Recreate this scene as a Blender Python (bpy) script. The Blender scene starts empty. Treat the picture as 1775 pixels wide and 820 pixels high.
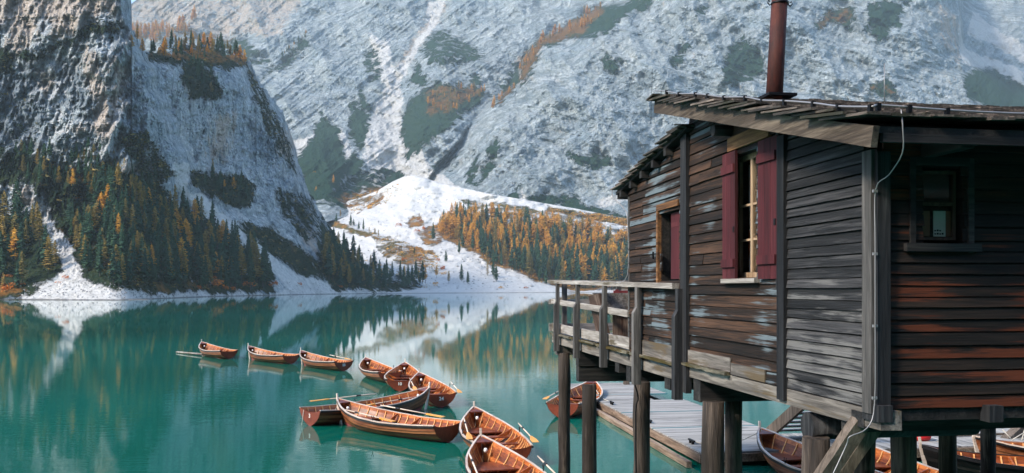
import bpy, math, random
import numpy as np
from mathutils import Vector, Matrix
R = math.radians
sc = bpy.context.scene
col = sc.collection
rnd = random.Random(7)

# ------------------------------------------------------------------ camera, world, sun, exposure
F, CX, HY, HC = 1500.0, 887.5, 500.0, 4.0       # focal in photo pixels, principal column, horizon row, eye height
cam = bpy.data.cameras.new('camera'); camo = bpy.data.objects.new('camera', cam); col.objects.link(camo)
camo.location = (0, 0, HC); camo.rotation_euler = (R(90), 0, 0)
cam.lens = F / 1775 * 36; cam.sensor_width = 36; cam.shift_y = 90 / 1775; cam.clip_end = 9000; cam.clip_start = .1
sc.camera = camo
SUN_EL, SUN_AZ = R(38), R(-120)                  # azimuth of the sun measured from +Y (ahead), negative = left
w = bpy.data.worlds.new('World'); sc.world = w; w.use_nodes = True
wn = w.node_tree.nodes; bg = wn['Background']
sky = wn.new('ShaderNodeTexSky'); sky.sky_type = 'NISHITA'; sky.sun_disc = False
sky.sun_elevation = SUN_EL; sky.sun_rotation = SUN_AZ; sky.air_density = 1.0; sky.dust_density = 1.0; sky.ozone_density = 2.5
w.node_tree.links.new(sky.outputs[0], bg.inputs[0]); bg.inputs[1].default_value = .15
sl = bpy.data.lights.new('sun', 'SUN'); sl.energy = 2.1; sl.angle = R(11); sl.color = (1, .87, .72)
so = bpy.data.objects.new('sun', sl); col.objects.link(so)
sd = Vector((math.sin(SUN_AZ) * math.cos(SUN_EL), math.cos(SUN_AZ) * math.cos(SUN_EL), math.sin(SUN_EL)))
so.rotation_euler = sd.to_track_quat('Z', 'Y').to_euler()
vs = sc.view_settings; vs.view_transform = 'Standard'; vs.look = 'None'; vs.gamma = 1; vs.use_curve_mapping = False
vs.exposure = 1.42
sc.render.engine = 'CYCLES'

# ------------------------------------------------------------------ numpy helpers
_rs = np.random.RandomState(3); _perm = _rs.permutation(512); _val = _rs.rand(512) * 2 - 1
def vnoise(x, y, z=0.0):
    x, y, z = np.broadcast_arrays(np.asarray(x, float), np.asarray(y, float), np.asarray(z, float))
    xi, yi, zi = np.floor(x).astype(int), np.floor(y).astype(int), np.floor(z).astype(int)
    fx, fy, fz = x - xi, y - yi, z - zi
    ux, uy, uz = [f * f * f * (f * (f * 6 - 15) + 10) for f in (fx, fy, fz)]
    def h(a, b, c): return _val[(_perm[(_perm[(_perm[a & 511] + b) & 511] + c) & 511]) & 511]
    r = 0
    for dx in (0, 1):
        for dy in (0, 1):
            for dz in (0, 1):
                r = r + h(xi + dx, yi + dy, zi + dz) * (ux if dx else 1 - ux) * (uy if dy else 1 - uy) * (uz if dz else 1 - uz)
    return r
def fbm(x, y, z=0.0, o=5, g=.5, l=2.03):
    a, s, t = 1.0, 0.0, 0.0
    for i in range(o):
        s = s + a * vnoise(x * l ** i + 17 * i, y * l ** i - 9 * i, z); t += a; a *= g
    return s / t
def ridged(x, y, z=0.0, o=5, g=.55, l=2.1):
    a, s, t = 1.0, 0.0, 0.0
    for i in range(o):
        s = s + a * (1 - 2.2 * np.abs(vnoise(x * l ** i + 31 * i, y * l ** i + 5 * i, z))); t += a; a *= g
    return s / t
def sstep(a, b, x):
    t = np.clip((x - a) / (b - a), 0, 1); return t * t * (3 - 2 * t)
def sdf(px, py, poly):                          # signed distance in photo pixels, positive inside
    P = np.array(poly, float); n = len(P); d = np.full(px.shape, 1e18); ins = np.zeros(px.shape, bool)
    for i in range(n):
        ax, ay = P[i]; bx, by = P[(i + 1) % n]; ex, ey = bx - ax, by - ay
        wx, wy = px - ax, py - ay
        t = np.clip((wx * ex + wy * ey) / (ex * ex + ey * ey + 1e-9), 0, 1)
        d = np.minimum(d, (wx - ex * t) ** 2 + (wy - ey * t) ** 2)
        c = ((ay > py) != (by > py)); dy = by - ay if by != ay else 1e-9
        ins ^= c & (px < ex * (py - ay) / dy + ax)
    d = np.sqrt(d); return np.where(ins, d, -d)
def paint(px, py, polys, soft=14.0):
    m = np.full(px.shape, -1.0)
    for p in polys:
        wgt = 1.0
        if isinstance(p, tuple) and not isinstance(p[0], tuple): wgt, p = p
        m = np.maximum(m, np.clip(sdf(px, py, p) / soft, -1, 1) * wgt if wgt == 1 else np.clip(sdf(px, py, p) / soft, -1, wgt))
    return m
def ray(px, py, D):
    return (px - CX) / F * D, D, HC - (py - HY) / F * D

# ------------------------------------------------------------------ objects
def tag(o, label=None, cat=None, group=None, kind=None):
    if label: o['label'] = label
    if cat: o['category'] = cat
    if group: o['group'] = group
    if kind: o['kind'] = kind
    return o
def empty(name, loc=(0, 0, 0), rz=0, **k):
    o = bpy.data.objects.new(name, None); col.objects.link(o); o.location = loc; o.rotation_euler = (0, 0, rz)
    o.empty_display_size = .1
    return tag(o, **k)
def link(name, me, parent=None, loc=None, rot=None):
    o = bpy.data.objects.new(name, me); col.objects.link(o)
    if parent: o.parent = parent
    if loc is not None: o.location = loc
    if rot is not None: o.rotation_euler = rot
    return o
def copy_tree(o, parent=None):
    c = o.copy(); col.objects.link(c); c.parent = parent
    for ch in o.children: copy_tree(ch, c)
    return c

class MB:
    def __init__(s): s.v = []; s.f = []; s.t = []; s.m = []; s.sm = []
    def face(s, idx, tint=.5, m=0, smooth=False): s.f.append(tuple(idx)); s.t.append(tint); s.m.append(m); s.sm.append(smooth)
    def quad(s, a, b, c, d, tint=.5, m=0): n = len(s.v); s.v += [tuple(a), tuple(b), tuple(c), tuple(d)]; s.face((n, n+1, n+2, n+3), tint, m)
    def tri(s, a, b, c, tint=.5, m=0): n = len(s.v); s.v += [tuple(a), tuple(b), tuple(c)]; s.face((n, n+1, n+2), tint, m)
    def hexa(s, c, tint=.5, m=0):               # 8 corners: bottom loop 0-3 ccw, top loop 4-7
        n = len(s.v); s.v += [tuple(p) for p in c]
        for q in ((3,2,1,0),(4,5,6,7),(0,1,5,4),(1,2,6,5),(2,3,7,6),(3,0,4,7)): s.face([n+i for i in q], tint, m)
    def box(s, x0, x1, y0, y1, z0, z1, tint=.5, m=0):
        s.hexa([(x0,y0,z0),(x1,y0,z0),(x1,y1,z0),(x0,y1,z0),(x0,y0,z1),(x1,y0,z1),(x1,y1,z1),(x0,y1,z1)], tint, m)
    def beam(s, a, b, wd, ht, up=(0,0,1), tint=.5, m=0, seg=1, wob=0.0):   # bar of width wd (sideways) and height ht between a and b
        a, b = Vector(a), Vector(b); d = (b - a).normalized(); u = Vector(up)
        side = d.cross(u).normalized(); u = side.cross(d).normalized()
        n = len(s.v)
        for i in range(seg + 1):
            p = a.lerp(b, i / seg)
            for k, (sx, sz) in enumerate(((-1,-1),(1,-1),(1,1),(-1,1))):
                q = p + side * (sx * wd / 2 + rnd.uniform(-wob, wob)) + u * (sz * ht / 2 + rnd.uniform(-wob, wob)); s.v.append(tuple(q))
        for i in range(seg):
            o = n + 4 * i
            for k in range(4): s.face((o + k, o + (k+1) % 4, o + 4 + (k+1) % 4, o + 4 + k), tint, m)
        s.face((n+3, n+2, n+1, n), tint, m); o = n + 4 * seg; s.face((o, o+1, o+2, o+3), tint, m)
    def tube(s, pts, r, sides=8, tint=.5, m=0, caps=True):
        pts = [Vector(p) for p in pts]; n = len(s.v); rr = r if isinstance(r, (list, tuple)) else [r] * len(pts)
        ref = Vector((0, 0, 1)); ref = ref if abs((pts[-1] - pts[0]).normalized().dot(ref)) < .9 else Vector((1, 0, 0))
        for i, p in enumerate(pts):
            d = (pts[min(i+1, len(pts)-1)] - pts[max(i-1, 0)]).normalized(); a = d.cross(ref).normalized(); b = a.cross(d)
            for k in range(sides):
                an = 2 * math.pi * k / sides; s.v.append(tuple(p + (a * math.cos(an) + b * math.sin(an)) * rr[i]))
        for i in range(len(pts) - 1):
            for k in range(sides):
                o = n + i * sides; s.face((o + k, o + k + sides, o + (k+1) % sides + sides, o + (k+1) % sides), tint, m, True)
        if caps:
            s.face([n + k for k in range(sides)], tint, m); o = n + (len(pts)-1) * sides; s.face([o + k for k in reversed(range(sides))], tint, m)
    def mesh(s, name, mats):
        me = bpy.data.meshes.new(name); me.from_pydata(s.v, [], s.f)
        for mt in (mats if isinstance(mats, (list, tuple)) else [mats]): me.materials.append(mt)
        me.polygons.foreach_set('material_index', s.m); me.polygons.foreach_set('use_smooth', s.sm)
        at = me.attributes.new('tint', 'FLOAT', 'FACE'); at.data.foreach_set('value', s.t)
        me.update(); return me
    def build(s, name, mats, parent=None, loc=None, rot=None): return link(name, s.mesh(name, mats), parent, loc, rot)

# ------------------------------------------------------------------ node helper
class NT:
    def __init__(s, name):
        s.m = bpy.data.materials.new(name); s.m.use_nodes = True; s.t = s.m.node_tree; s.n = s.t.nodes; s.l = s.t.links
        s.p = s.n['Principled BSDF']; s.out = s.n['Material Output']
    def put(s, sock, val):
        if val is None: return
        if hasattr(val, 'links') or isinstance(val, bpy.types.NodeSocket): s.l.new(val, sock)
        else:
            if isinstance(val, tuple) and len(val) == 3 and sock.type == 'RGBA': val = val + (1,)
            sock.default_value = val
    def math(s, op, a, b=None, c=None, clamp=False):
        n = s.n.new('ShaderNodeMath'); n.operation = op; n.use_clamp = clamp; s.put(n.inputs[0], a); s.put(n.inputs[1], b)
        if c is not None: s.put(n.inputs[2], c)
        return n.outputs[0]
    def vmath(s, op, a, b):
        n = s.n.new('ShaderNodeVectorMath'); n.operation = op; s.put(n.inputs[0], a); s.put(n.inputs[1], b); return n.outputs[0]
    def coord(s, which='Object'): return s.n.new('ShaderNodeTexCoord').outputs[which]
    def mapping(s, v, scale=(1,1,1), rot=(0,0,0), loc=(0,0,0)):
        n = s.n.new('ShaderNodeMapping'); s.put(n.inputs['Vector'], v); n.inputs['Scale'].default_value = scale
        n.inputs['Rotation'].default_value = rot; n.inputs['Location'].default_value = loc; return n.outputs[0]
    def noise(s, v, scale, detail=4, rough=.55, dist=0, ridge=False):
        n = s.n.new('ShaderNodeTexNoise'); s.put(n.inputs['Vector'], v); n.inputs['Scale'].default_value = scale
        n.inputs['Detail'].default_value = detail; n.inputs['Roughness'].default_value = rough; n.inputs['Distortion'].default_value = dist
        return n.outputs['Fac']
    def voro(s, v, scale, feat='F1', out='Distance'):
        n = s.n.new('ShaderNodeTexVoronoi'); n.feature = feat; s.put(n.inputs['Vector'], v); n.inputs['Scale'].default_value = scale; return n.outputs[out]
    def ramp(s, f, stops, interp='LINEAR'):
        n = s.n.new('ShaderNodeValToRGB'); n.color_ramp.interpolation = interp; s.put(n.inputs[0], f); e = n.color_ramp.elements
        while len(e) < len(stops): e.new(.5)
        for i, (p, c) in enumerate(stops):
            e[i].position = p; e[i].color = (c, c, c, 1) if not isinstance(c, tuple) else c + (1,) if len(c) == 3 else c
        return n.outputs[0]
    def mr(s, f, a, b, c=0.0, d=1.0):
        n = s.n.new('ShaderNodeMapRange'); n.interpolation_type = 'SMOOTHSTEP'; s.put(n.inputs[0], f)
        for i, x in enumerate((a, b, c, d)): s.put(n.inputs[i + 1], x)
        return n.outputs[0]
    def mix(s, f, a, b, mode='MIX'):
        n = s.n.new('ShaderNodeMix'); n.data_type = 'RGBA'; n.blend_type = mode; s.put(n.inputs[0], f); s.put(n.inputs[6], a); s.put(n.inputs[7], b); return n.outputs[2]
    def attr(s, name, typ='GEOMETRY'): n = s.n.new('ShaderNodeAttribute'); n.attribute_name = name; n.attribute_type = typ; return n.outputs['Fac']
    def objrand(s): return s.n.new('ShaderNodeObjectInfo').outputs['Random']
    def bump(s, h, dist, strength=1.0, nrm=None):
        n = s.n.new('ShaderNodeBump'); n.inputs['Distance'].default_value = dist; n.inputs['Strength'].default_value = strength
        s.put(n.inputs['Height'], h)
        if nrm is not None: s.put(n.inputs['Normal'], nrm)
        return n.outputs[0]
    def done(s, colr=None, rough=None, nrm=None, metal=None, spec=None):
        s.put(s.p.inputs['Base Color'], colr); s.put(s.p.inputs['Roughness'], rough); s.put(s.p.inputs['Normal'], nrm)
        s.put(s.p.inputs['Metallic'], metal)
        if spec is not None: s.p.inputs['Specular IOR Level'].default_value = spec
        return s.m
def plain(name, c, rough=.6, metal=0.0, var=.25, scale=6.0, spec=.4):
    t = NT(name); n = t.noise(t.coord(), scale, 5)
    return t.done(t.mix(t.math('MULTIPLY', n, var * 2), c, tuple(x * .45 for x in c)), rough, t.bump(n, .004), metal, spec)

def wood(name, dark, mid, light, axis='y', patch=None, patch_amt=.5, rough=.75, grain=1.0, bump=.006, spec=.25, low=None, zfade=None, wet=False):
    """weathered timber: grain runs along axis; tint attribute gives each plank its own tone"""
    t = NT(name); co = t.coord(); ti = t.attr('tint')
    off = t.n.new('ShaderNodeCombineXYZ'); t.put(off.inputs[0], t.math('MULTIPLY', ti, 37.0)); t.put(off.inputs[1], t.math('MULTIPLY', ti, 91.0)); t.put(off.inputs[2], t.math('MULTIPLY', ti, 13.0))
    v = t.vmath('ADD', co, off.outputs[0])
    k = 22 * grain; sc3 = {'x': (1.3, k, k), 'y': (k, 1.3, k), 'z': (k, k, 1.3)}[axis]
    g = t.noise(t.mapping(v, sc3), 1.0, 7, .65, .6)
    g2 = t.noise(t.mapping(v, tuple(x * 3.2 for x in sc3)), 1.0, 4, .6)
    b = t.noise(t.mapping(v, tuple(x * .16 for x in sc3)), 1.0, 5, .6)
    f = t.math('ADD', t.math('MULTIPLY', g, .55), t.math('MULTIPLY', b, .45))
    f = t.math('ADD', f, t.math('MULTIPLY', t.math('SUBTRACT', ti, .5), .13))
    c = t.ramp(f, [(.36, dark), (.5, mid), (.64, light)])
    if patch:
        m = t.noise(t.mapping(v, tuple(x * .22 for x in sc3)), 1.0, 8, .72, .4)
        big = t.noise(co, .9, 3)
        m = t.math('ADD', m, t.math('MULTIPLY', t.math('SUBTRACT', big, .5), .6))
        if zfade:
            z = t.n.new('ShaderNodeSeparateXYZ'); t.put(z.inputs[0], co); m = t.math('ADD', m, t.mr(z.outputs[2], zfade[0], zfade[1], zfade[2], 0.0))
        c = t.mix(t.mr(m, .62 - patch_amt * .2, .72 - patch_amt * .2), c, patch)
    c = t.mix(t.mr(g2, .62, .74, 0, .55), c, tuple(x * .4 for x in dark))
    kn = t.voro(t.mapping(v, tuple(x * .13 if i != 'xyz'.index(axis) else 1.1 for i, x in enumerate(sc3))), 1.0)
    c = t.mix(t.mr(kn, .05, .1, .6, 0), c, tuple(x * .5 for x in dark))
    h = t.math('ADD', g, t.math('MULTIPLY', g2, .6))
    if wet:                                        # soaked, algae covered foot just above the water line
        z = t.n.new('ShaderNodeSeparateXYZ'); t.put(z.inputs[0], co); wl = t.math('ADD', z.outputs[2], t.math('MULTIPLY', t.math('SUBTRACT', g, .5), .5))
        c = t.mix(t.mr(wl, .18, .42, .85, 0), c, (.012,.016,.008))
    return t.done(c, t.math('ADD', rough - .1, t.math('MULTIPLY', g, .25)), t.bump(h, bump), 0.0, spec)

M = {}
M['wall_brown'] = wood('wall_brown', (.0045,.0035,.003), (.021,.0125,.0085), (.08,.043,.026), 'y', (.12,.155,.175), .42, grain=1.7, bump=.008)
M['wall_grey'] = wood('wall_grey', (.004,.0045,.005), (.016,.017,.019), (.07,.07,.074), 'y', (.13,.13,.128), -.35, zfade=(3.1, 4.7, .24), grain=1.7, bump=.01)
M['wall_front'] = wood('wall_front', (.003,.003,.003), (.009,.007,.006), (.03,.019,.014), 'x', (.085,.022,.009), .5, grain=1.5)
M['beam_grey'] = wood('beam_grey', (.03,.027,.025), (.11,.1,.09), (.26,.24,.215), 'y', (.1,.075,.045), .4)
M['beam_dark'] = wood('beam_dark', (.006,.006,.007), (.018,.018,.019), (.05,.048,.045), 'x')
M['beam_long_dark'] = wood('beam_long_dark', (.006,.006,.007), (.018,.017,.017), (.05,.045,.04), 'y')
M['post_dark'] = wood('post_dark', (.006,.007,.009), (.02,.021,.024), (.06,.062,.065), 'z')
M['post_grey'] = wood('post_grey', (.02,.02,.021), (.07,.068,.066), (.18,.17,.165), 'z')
M['pile'] = wood('pile', (.012,.01,.009), (.05,.04,.033), (.16,.13,.105), 'z', (.02,.016,.013), .7, grain=.8, bump=.02, wet=True)
M['rail'] = wood('rail', (.08,.07,.06), (.24,.22,.2), (.45,.43,.4), 'y', (.1,.085,.06), .35)
M['rail_x'] = wood('rail_x', (.08,.07,.06), (.24,.22,.2), (.45,.43,.4), 'x', (.1,.085,.06), .35)
M['shingle'] = wood('shingle', (.02,.018,.016), (.07,.06,.052), (.22,.18,.15), 'y', (.03,.03,.02), .45)
M['rake'] = wood('rake', (.015,.011,.009), (.065,.05,.038), (.19,.155,.12), 'y', (.05,.04,.03), .5)
M['shutter'] = wood('shutter', (.03,.006,.008), (.065,.012,.016), (.1,.024,.028), 'z', (.15,.085,.08), -.35, bump=.002)
M['frame_dim'] = wood('frame_dim', (.02,.014,.01), (.05,.035,.025), (.1,.075,.055), 'z')
M['frame_pale'] = wood('frame_pale', (.1,.06,.03), (.26,.17,.1), (.42,.32,.22), 'z')
M['lintel'] = wood('lintel', (.04,.02,.01), (.16,.075,.03), (.34,.18,.08), 'y')
M['moss_sill'] = wood('moss_sill', (.03,.028,.02), (.13,.12,.09), (.3,.27,.2), 'y', (.06,.045,.012), .8)
M['deck_white'] = wood('deck_white', (.17,.165,.155), (.29,.285,.27), (.4,.39,.37), 'x', (.16,.16,.155), .35, bump=.003)
M['deck_side'] = wood('deck_side', (.05,.035,.025), (.2,.14,.1), (.36,.28,.21), 'y')
M['brace'] = wood('brace', (.035,.028,.022), (.11,.088,.07), (.22,.18,.15), 'z')
M['tub'] = wood('tub', (.025,.015,.012), (.08,.05,.038), (.2,.15,.12), 'z')
M['red_wood'] = wood('red_wood', (.06,.01,.012), (.13,.022,.025), (.2,.04,.04), 'y')
M['cable'] = plain('cable', (.3,.3,.31), .45, .5, .1)
M['iron'] = plain('iron', (.02,.02,.022), .5, .8)
M['pane'] = NT('pane').done((.006,.008,.01), .04, None, 0.0, .5)
M['black'] = plain('black', (.004,.004,.004), .9)
M['curtain'] = plain('curtain', (.42,.52,.62), .8)
M['paper'] = plain('paper', (.55,.53,.47), .8, 0, .05)
M['card'] = plain('card', (.2,.09,.05), .8)
M['white'] = plain('white', (.8,.8,.78), .5, 0, .05)
M['concrete'] = plain('concrete', (.3,.31,.31), .8)
M['orange_cloth'] = plain('orange_cloth', (.6,.13,.02), .7)  # boat cloth; also the added window panel that imitates an orange reflection
M['rope'] = plain('rope', (.55,.52,.45), .8, 0, .2, 40)
M['buoy_red'] = plain('buoy_red', (.6,.015,.02), .35, 0, .1)
t = NT('rust'); co = t.coord(); n1 = t.noise(t.mapping(co, (1, 1, .25)), 9, 8, .7); n2 = t.noise(co, 60, 4)
M['rust'] = t.done(t.mix(t.mr(n2, .4, .7, 0, .5), t.ramp(n1, [(.35, (.014,.004,.003)), (.52, (.055,.01,.006)), (.7, (.12,.03,.014))]), (.05,.012,.008)), .75, t.bump(n2, .003), .2)
def boat_wood(name, dark, mid, light, rough=.28):
    t = NT(name); co = t.coord(); ti = t.attr('tint'); r = t.objrand()
    off = t.n.new('ShaderNodeCombineXYZ'); t.put(off.inputs[0], t.math('MULTIPLY', ti, 23.0)); t.put(off.inputs[1], t.math('MULTIPLY', ti, 7.0)); t.put(off.inputs[2], t.math('MULTIPLY', r, 50.0))
    v = t.vmath('ADD', co, off.outputs[0])
    g = t.noise(t.mapping(v, (1.6, 26, 26)), 1, 6, .6, .4); b = t.noise(t.mapping(v, (.8, 4, 4)), 1, 4)
    f = t.math('ADD', t.math('ADD', t.math('MULTIPLY', g, .5), t.math('MULTIPLY', b, .5)), t.math('MULTIPLY', t.math('SUBTRACT', ti, .5), .3))
    c = t.ramp(f, [(.3, dark), (.5, mid), (.7, light)])
    t.p.inputs['Coat Weight'].default_value = .12; t.p.inputs['Coat Roughness'].default_value = .2
    return t.done(c, rough, t.bump(g, .0015), 0.0, .3)
M['hull'] = boat_wood('hull', (.05,.015,.007), (.17,.055,.024), (.36,.14,.06), .45)
M['hull_red'] = boat_wood('hull_red', (.08,.018,.01), (.18,.04,.02), (.28,.07,.035), .45)
M['lining'] = boat_wood('lining', (.07,.015,.006), (.26,.065,.016), (.6,.19,.045), .45)
M['rib'] = boat_wood('rib', (.4,.16,.05), (.75,.38,.14), (.9,.58,.28), .5)
M['bench'] = boat_wood('bench', (.06,.016,.01), (.18,.045,.022), (.34,.1,.04), .3)
M['bottom_paint'] = plain('bottom_paint', (.3,.06,.065), .6, 0, .3)
M['gunwale'] = boat_wood('gunwale', (.3,.2,.15), (.55,.45,.38), (.75,.68,.6), .4)
M['rubber'] = plain('rubber', (.012,.013,.016), .45)
M['oar_shaft'] = boat_wood('oar_shaft', (.35,.24,.16), (.6,.5,.4), (.8,.72,.62), .45)
M['oar_blade'] = boat_wood('oar_blade', (.4,.14,.02), (.75,.33,.05), (.9,.5,.14), .35)
M['black_hull'] = boat_wood('black_hull', (.004,.004,.004), (.01,.01,.011), (.025,.024,.024), .35)

# ------------------------------------------------------------------ terrain material
def terrain_mat(name, fs, dark, mid, light, vegc, vegc2, bumpd, contrast=1.0, dipx=.0, vn=4.2, strata=.5, scl=1.12):
    t = NT(name); co = t.coord()
    rot = t.mapping(co, (1, 1, 1), (0, dipx, 0))
    n1 = t.noise(t.mapping(rot, (1, 1, .55)), .018 * fs, 12, .66, .8)
    n2 = t.noise(t.mapping(rot, (1, 1, .22)), .09 * fs, 10, .68, 1.2)
    n3 = t.noise(t.mapping(rot, (.6, .6, 2.4)), .05 * fs, 9, .7, .6)
    f = t.math('ADD', t.math('ADD', t.math('MULTIPLY', n1, .36), t.math('MULTIPLY', n2, .36)), t.math('MULTIPLY', n3, .28))
    lo, hi = .5 - .14 / contrast, .5 + .14 / contrast
    c = t.ramp(f, [(lo, dark), (.5 - .02, mid), (hi, light)])
    cr = t.math('ABSOLUTE', t.math('SUBTRACT', t.noise(t.mapping(rot, (1, 1, .35)), .06 * fs, 8, .6, 1.5), .5))
    c = t.mix(t.mr(cr, .0, .022, .65, 0), c, tuple(x * .55 for x in dark))
    s1 = t.noise(t.mapping(t.mapping(co, (1, 1, 1), (0, R(38), 0)), (.012, .04, .16)), fs * .55, 9, .62, .5)       # bedding, rising to the right
    s2 = t.noise(t.mapping(t.mapping(co, (1, 1, 1), (0, R(-14), 0)), (.012, .04, .2)), fs * .5, 8, .6, .4)          # finer cross beds
    sm = t.noise(co, .003, 3); bed = t.mix(t.mr(sm, .44, .56), s1, s2)
    c = t.mix(t.mr(bed, .4, .53, strata, 0), c, dark); c = t.mix(t.mr(bed, .53, .66, 0, strata * .8), c, tuple(min(1, x * 1.12) for x in light))
    wv = t.n.new('ShaderNodeTexNoise'); t.put(wv.inputs['Vector'], co); wv.inputs['Scale'].default_value = .06 * fs; wv.inputs['Detail'].default_value = 5
    dv = t.vmath('ADD', t.mapping(rot, (1, 1, .5)), t.vmath('SCALE', wv.outputs['Color'], None) if False else t.vmath('MULTIPLY', wv.outputs['Color'], (26 / fs, 26 / fs, 26 / fs)))
    vc1 = t.n.new('ShaderNodeTexVoronoi'); t.put(vc1.inputs['Vector'], dv); vc1.inputs['Scale'].default_value = .05 * fs
    vc2 = t.n.new('ShaderNodeTexVoronoi'); t.put(vc2.inputs['Vector'], dv); vc2.inputs['Scale'].default_value = .14 * fs
    sp1 = t.n.new('ShaderNodeSeparateColor'); t.put(sp1.inputs[0], vc1.outputs['Color']); sp2 = t.n.new('ShaderNodeSeparateColor'); t.put(sp2.inputs[0], vc2.outputs['Color'])
    fac = t.math('ADD', t.math('MULTIPLY', sp1.outputs[0], .5), t.math('MULTIPLY', sp2.outputs[1], .5))
    c = t.mix(1.0, c, t.ramp(fac, [(.15, .8), (.85, 1.0)]), 'MULTIPLY')
    e1 = t.voro(dv, .05 * fs, 'DISTANCE_TO_EDGE'); e2 = t.voro(dv, .14 * fs, 'DISTANCE_TO_EDGE')
    c = t.mix(t.mr(e1, .0, .07, .45, 0), c, tuple(x * .5 for x in dark)); c = t.mix(t.mr(e2, .0, .09, .3, 0), c, tuple(x * .5 for x in dark))
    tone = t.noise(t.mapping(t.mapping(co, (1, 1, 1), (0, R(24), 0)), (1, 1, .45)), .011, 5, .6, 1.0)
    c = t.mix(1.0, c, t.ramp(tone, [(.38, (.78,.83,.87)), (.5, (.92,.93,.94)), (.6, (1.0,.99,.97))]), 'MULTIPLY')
    wm = t.attr('warm'); nn = t.noise(t.mapping(co, (1, 1, .3)), .05 * fs, 8, .65, .6)
    c = t.mix(t.mr(t.math('ADD', wm, t.math('MULTIPLY', t.math('SUBTRACT', nn, .5), 5.0)), -.55, .45, 0, .85), c, t.ramp(n2, [(.3, (.3,.25,.2)), (.6, (.62,.52,.43))]))
    st = t.attr('stain')
    c = t.mix(t.mr(t.math('ADD', st, t.math('MULTIPLY', t.math('SUBTRACT', t.noise(t.mapping(co, (1, 1, .12)), .12 * fs, 8, .65), .5), 6.0)), .1, .9, 0, .6), c, (.09,.13,.17))
    sr = t.attr('scree'); ns = t.noise(co, .05 * fs, 8, .7); ng = t.noise(co, .35, 6, .75)
    scr = t.ramp(ng, [(.25, tuple(x * scl for x in (.34,.335,.32))), (.45, tuple(x * scl for x in (.6,.595,.57))), (.65, tuple(x * scl for x in (.76,.75,.72)))])
    scr = t.mix(t.mr(t.noise(t.mapping(co, (1, 1, .3)), .03, 7, .6, 1.0), .5, .62, 0, .4), scr, (.42,.42,.42))
    c = t.mix(t.mr(t.math('ADD', sr, t.math('MULTIPLY', t.math('SUBTRACT', ns, .5), 2.0)), -.15, .2), c, scr)
    vg = t.attr('veg'); nv = t.noise(co, .035 * fs, 10, .72); nv2 = t.noise(co, .3, 6, .7)
    vf = t.mr(t.math('ADD', vg, t.math('MULTIPLY', t.math('SUBTRACT', nv, .5), vn)), -.1, .22)
    vc = t.mix(t.mr(nv2, .35, .65), vegc, vegc2)
    au = t.attr('aut'); vc = t.mix(t.mr(t.math('ADD', au, t.math('MULTIPLY', t.math('SUBTRACT', t.noise(co, .05, 8, .7), .5), 3.0)), -.1, .6, 0, .85), vc, t.mix(nv2, (.12,.05,.012), (.42,.2,.05)))
    c = t.mix(vf, c, vc)
    zz = t.n.new('ShaderNodeSeparateXYZ'); t.put(zz.inputs[0], co); c = t.mix(t.mr(t.math('ADD', zz.outputs[2], t.math('MULTIPLY', t.math('SUBTRACT', ng, .5), .8)), .15, .5, .7, 0), c, (.09,.09,.075))   # wet stones at the water's edge
    hb = t.math('ADD', t.math('MULTIPLY', n2, 1.0), t.math('ADD', t.math('MULTIPLY', n3, .8), t.math('MULTIPLY', n1, 1.6)))
    hb = t.math('ADD', t.math('ADD', hb, t.math('MULTIPLY', fac, .5)), t.math('MULTIPLY', bed, 1.6))
    hv = t.math('MULTIPLY', nv2, 1.4)
    h = t.n.new('ShaderNodeMix'); t.put(h.inputs[0], vf); t.put(h.inputs[2], hb); t.put(h.inputs[3], hv)
    return t.done(c, .95, t.bump(h.outputs[0], bumpd), 0.0, .05)
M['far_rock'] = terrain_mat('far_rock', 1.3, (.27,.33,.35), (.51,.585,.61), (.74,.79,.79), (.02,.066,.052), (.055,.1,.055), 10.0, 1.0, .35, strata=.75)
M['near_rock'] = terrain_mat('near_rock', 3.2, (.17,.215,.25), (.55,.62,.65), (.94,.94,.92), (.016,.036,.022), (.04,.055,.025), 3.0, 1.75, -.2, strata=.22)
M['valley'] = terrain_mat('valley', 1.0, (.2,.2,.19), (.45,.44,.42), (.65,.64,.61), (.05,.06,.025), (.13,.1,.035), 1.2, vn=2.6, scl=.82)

# ------------------------------------------------------------------ terrain sheets
def grid_obj(name, mat, PX, PY, D, masks, back=None):
    X, Y, Z = ray(PX, PY, D); nr, nc = PX.shape
    V = np.stack([X, Y, Z], -1).reshape(-1, 3)
    if back is not None:                          # roll the top edge over and away behind the crest
        for (dd, dz) in back:
            k = 1 + dd / D[-1]; B = np.stack([X[-1] * k, Y[-1] * k, Z[-1] + dz], -1); V = np.vstack([V, B]); nr += 1
        for kk in masks: masks[kk] = np.vstack([masks[kk]] + [masks[kk][-1:]] * len(back))
    i = np.arange(nr * nc).reshape(nr, nc)
    Fq = np.stack([i[:-1, :-1], i[:-1, 1:], i[1:, 1:], i[1:, :-1]], -1).reshape(-1, 4)
    me = bpy.data.meshes.new(name); me.vertices.add(len(V)); me.vertices.foreach_set('co', V.ravel())
    me.loops.add(Fq.size); me.loops.foreach_set('vertex_index', Fq.ravel().astype(np.int32))
    me.polygons.add(len(Fq)); me.polygons.foreach_set('loop_start', np.arange(0, Fq.size, 4, dtype=np.int32)); me.polygons.foreach_set('loop_total', np.full(len(Fq), 4, dtype=np.int32))
    me.update(calc_edges=True); me.polygons.foreach_set('use_smooth', np.full(len(Fq), name == 'valley_slope'))
    for k in ('veg', 'scree', 'warm', 'stain', 'aut'):
        a = me.attributes.new(k, 'FLOAT', 'POINT'); m = masks.get(k)
        a.data.foreach_set('value', (m if m is not None else np.full((nr, nc), -9.0)).ravel().astype(np.float32))
    me.materials.append(mat); return tag(link(name, me), kind='structure')
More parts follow.
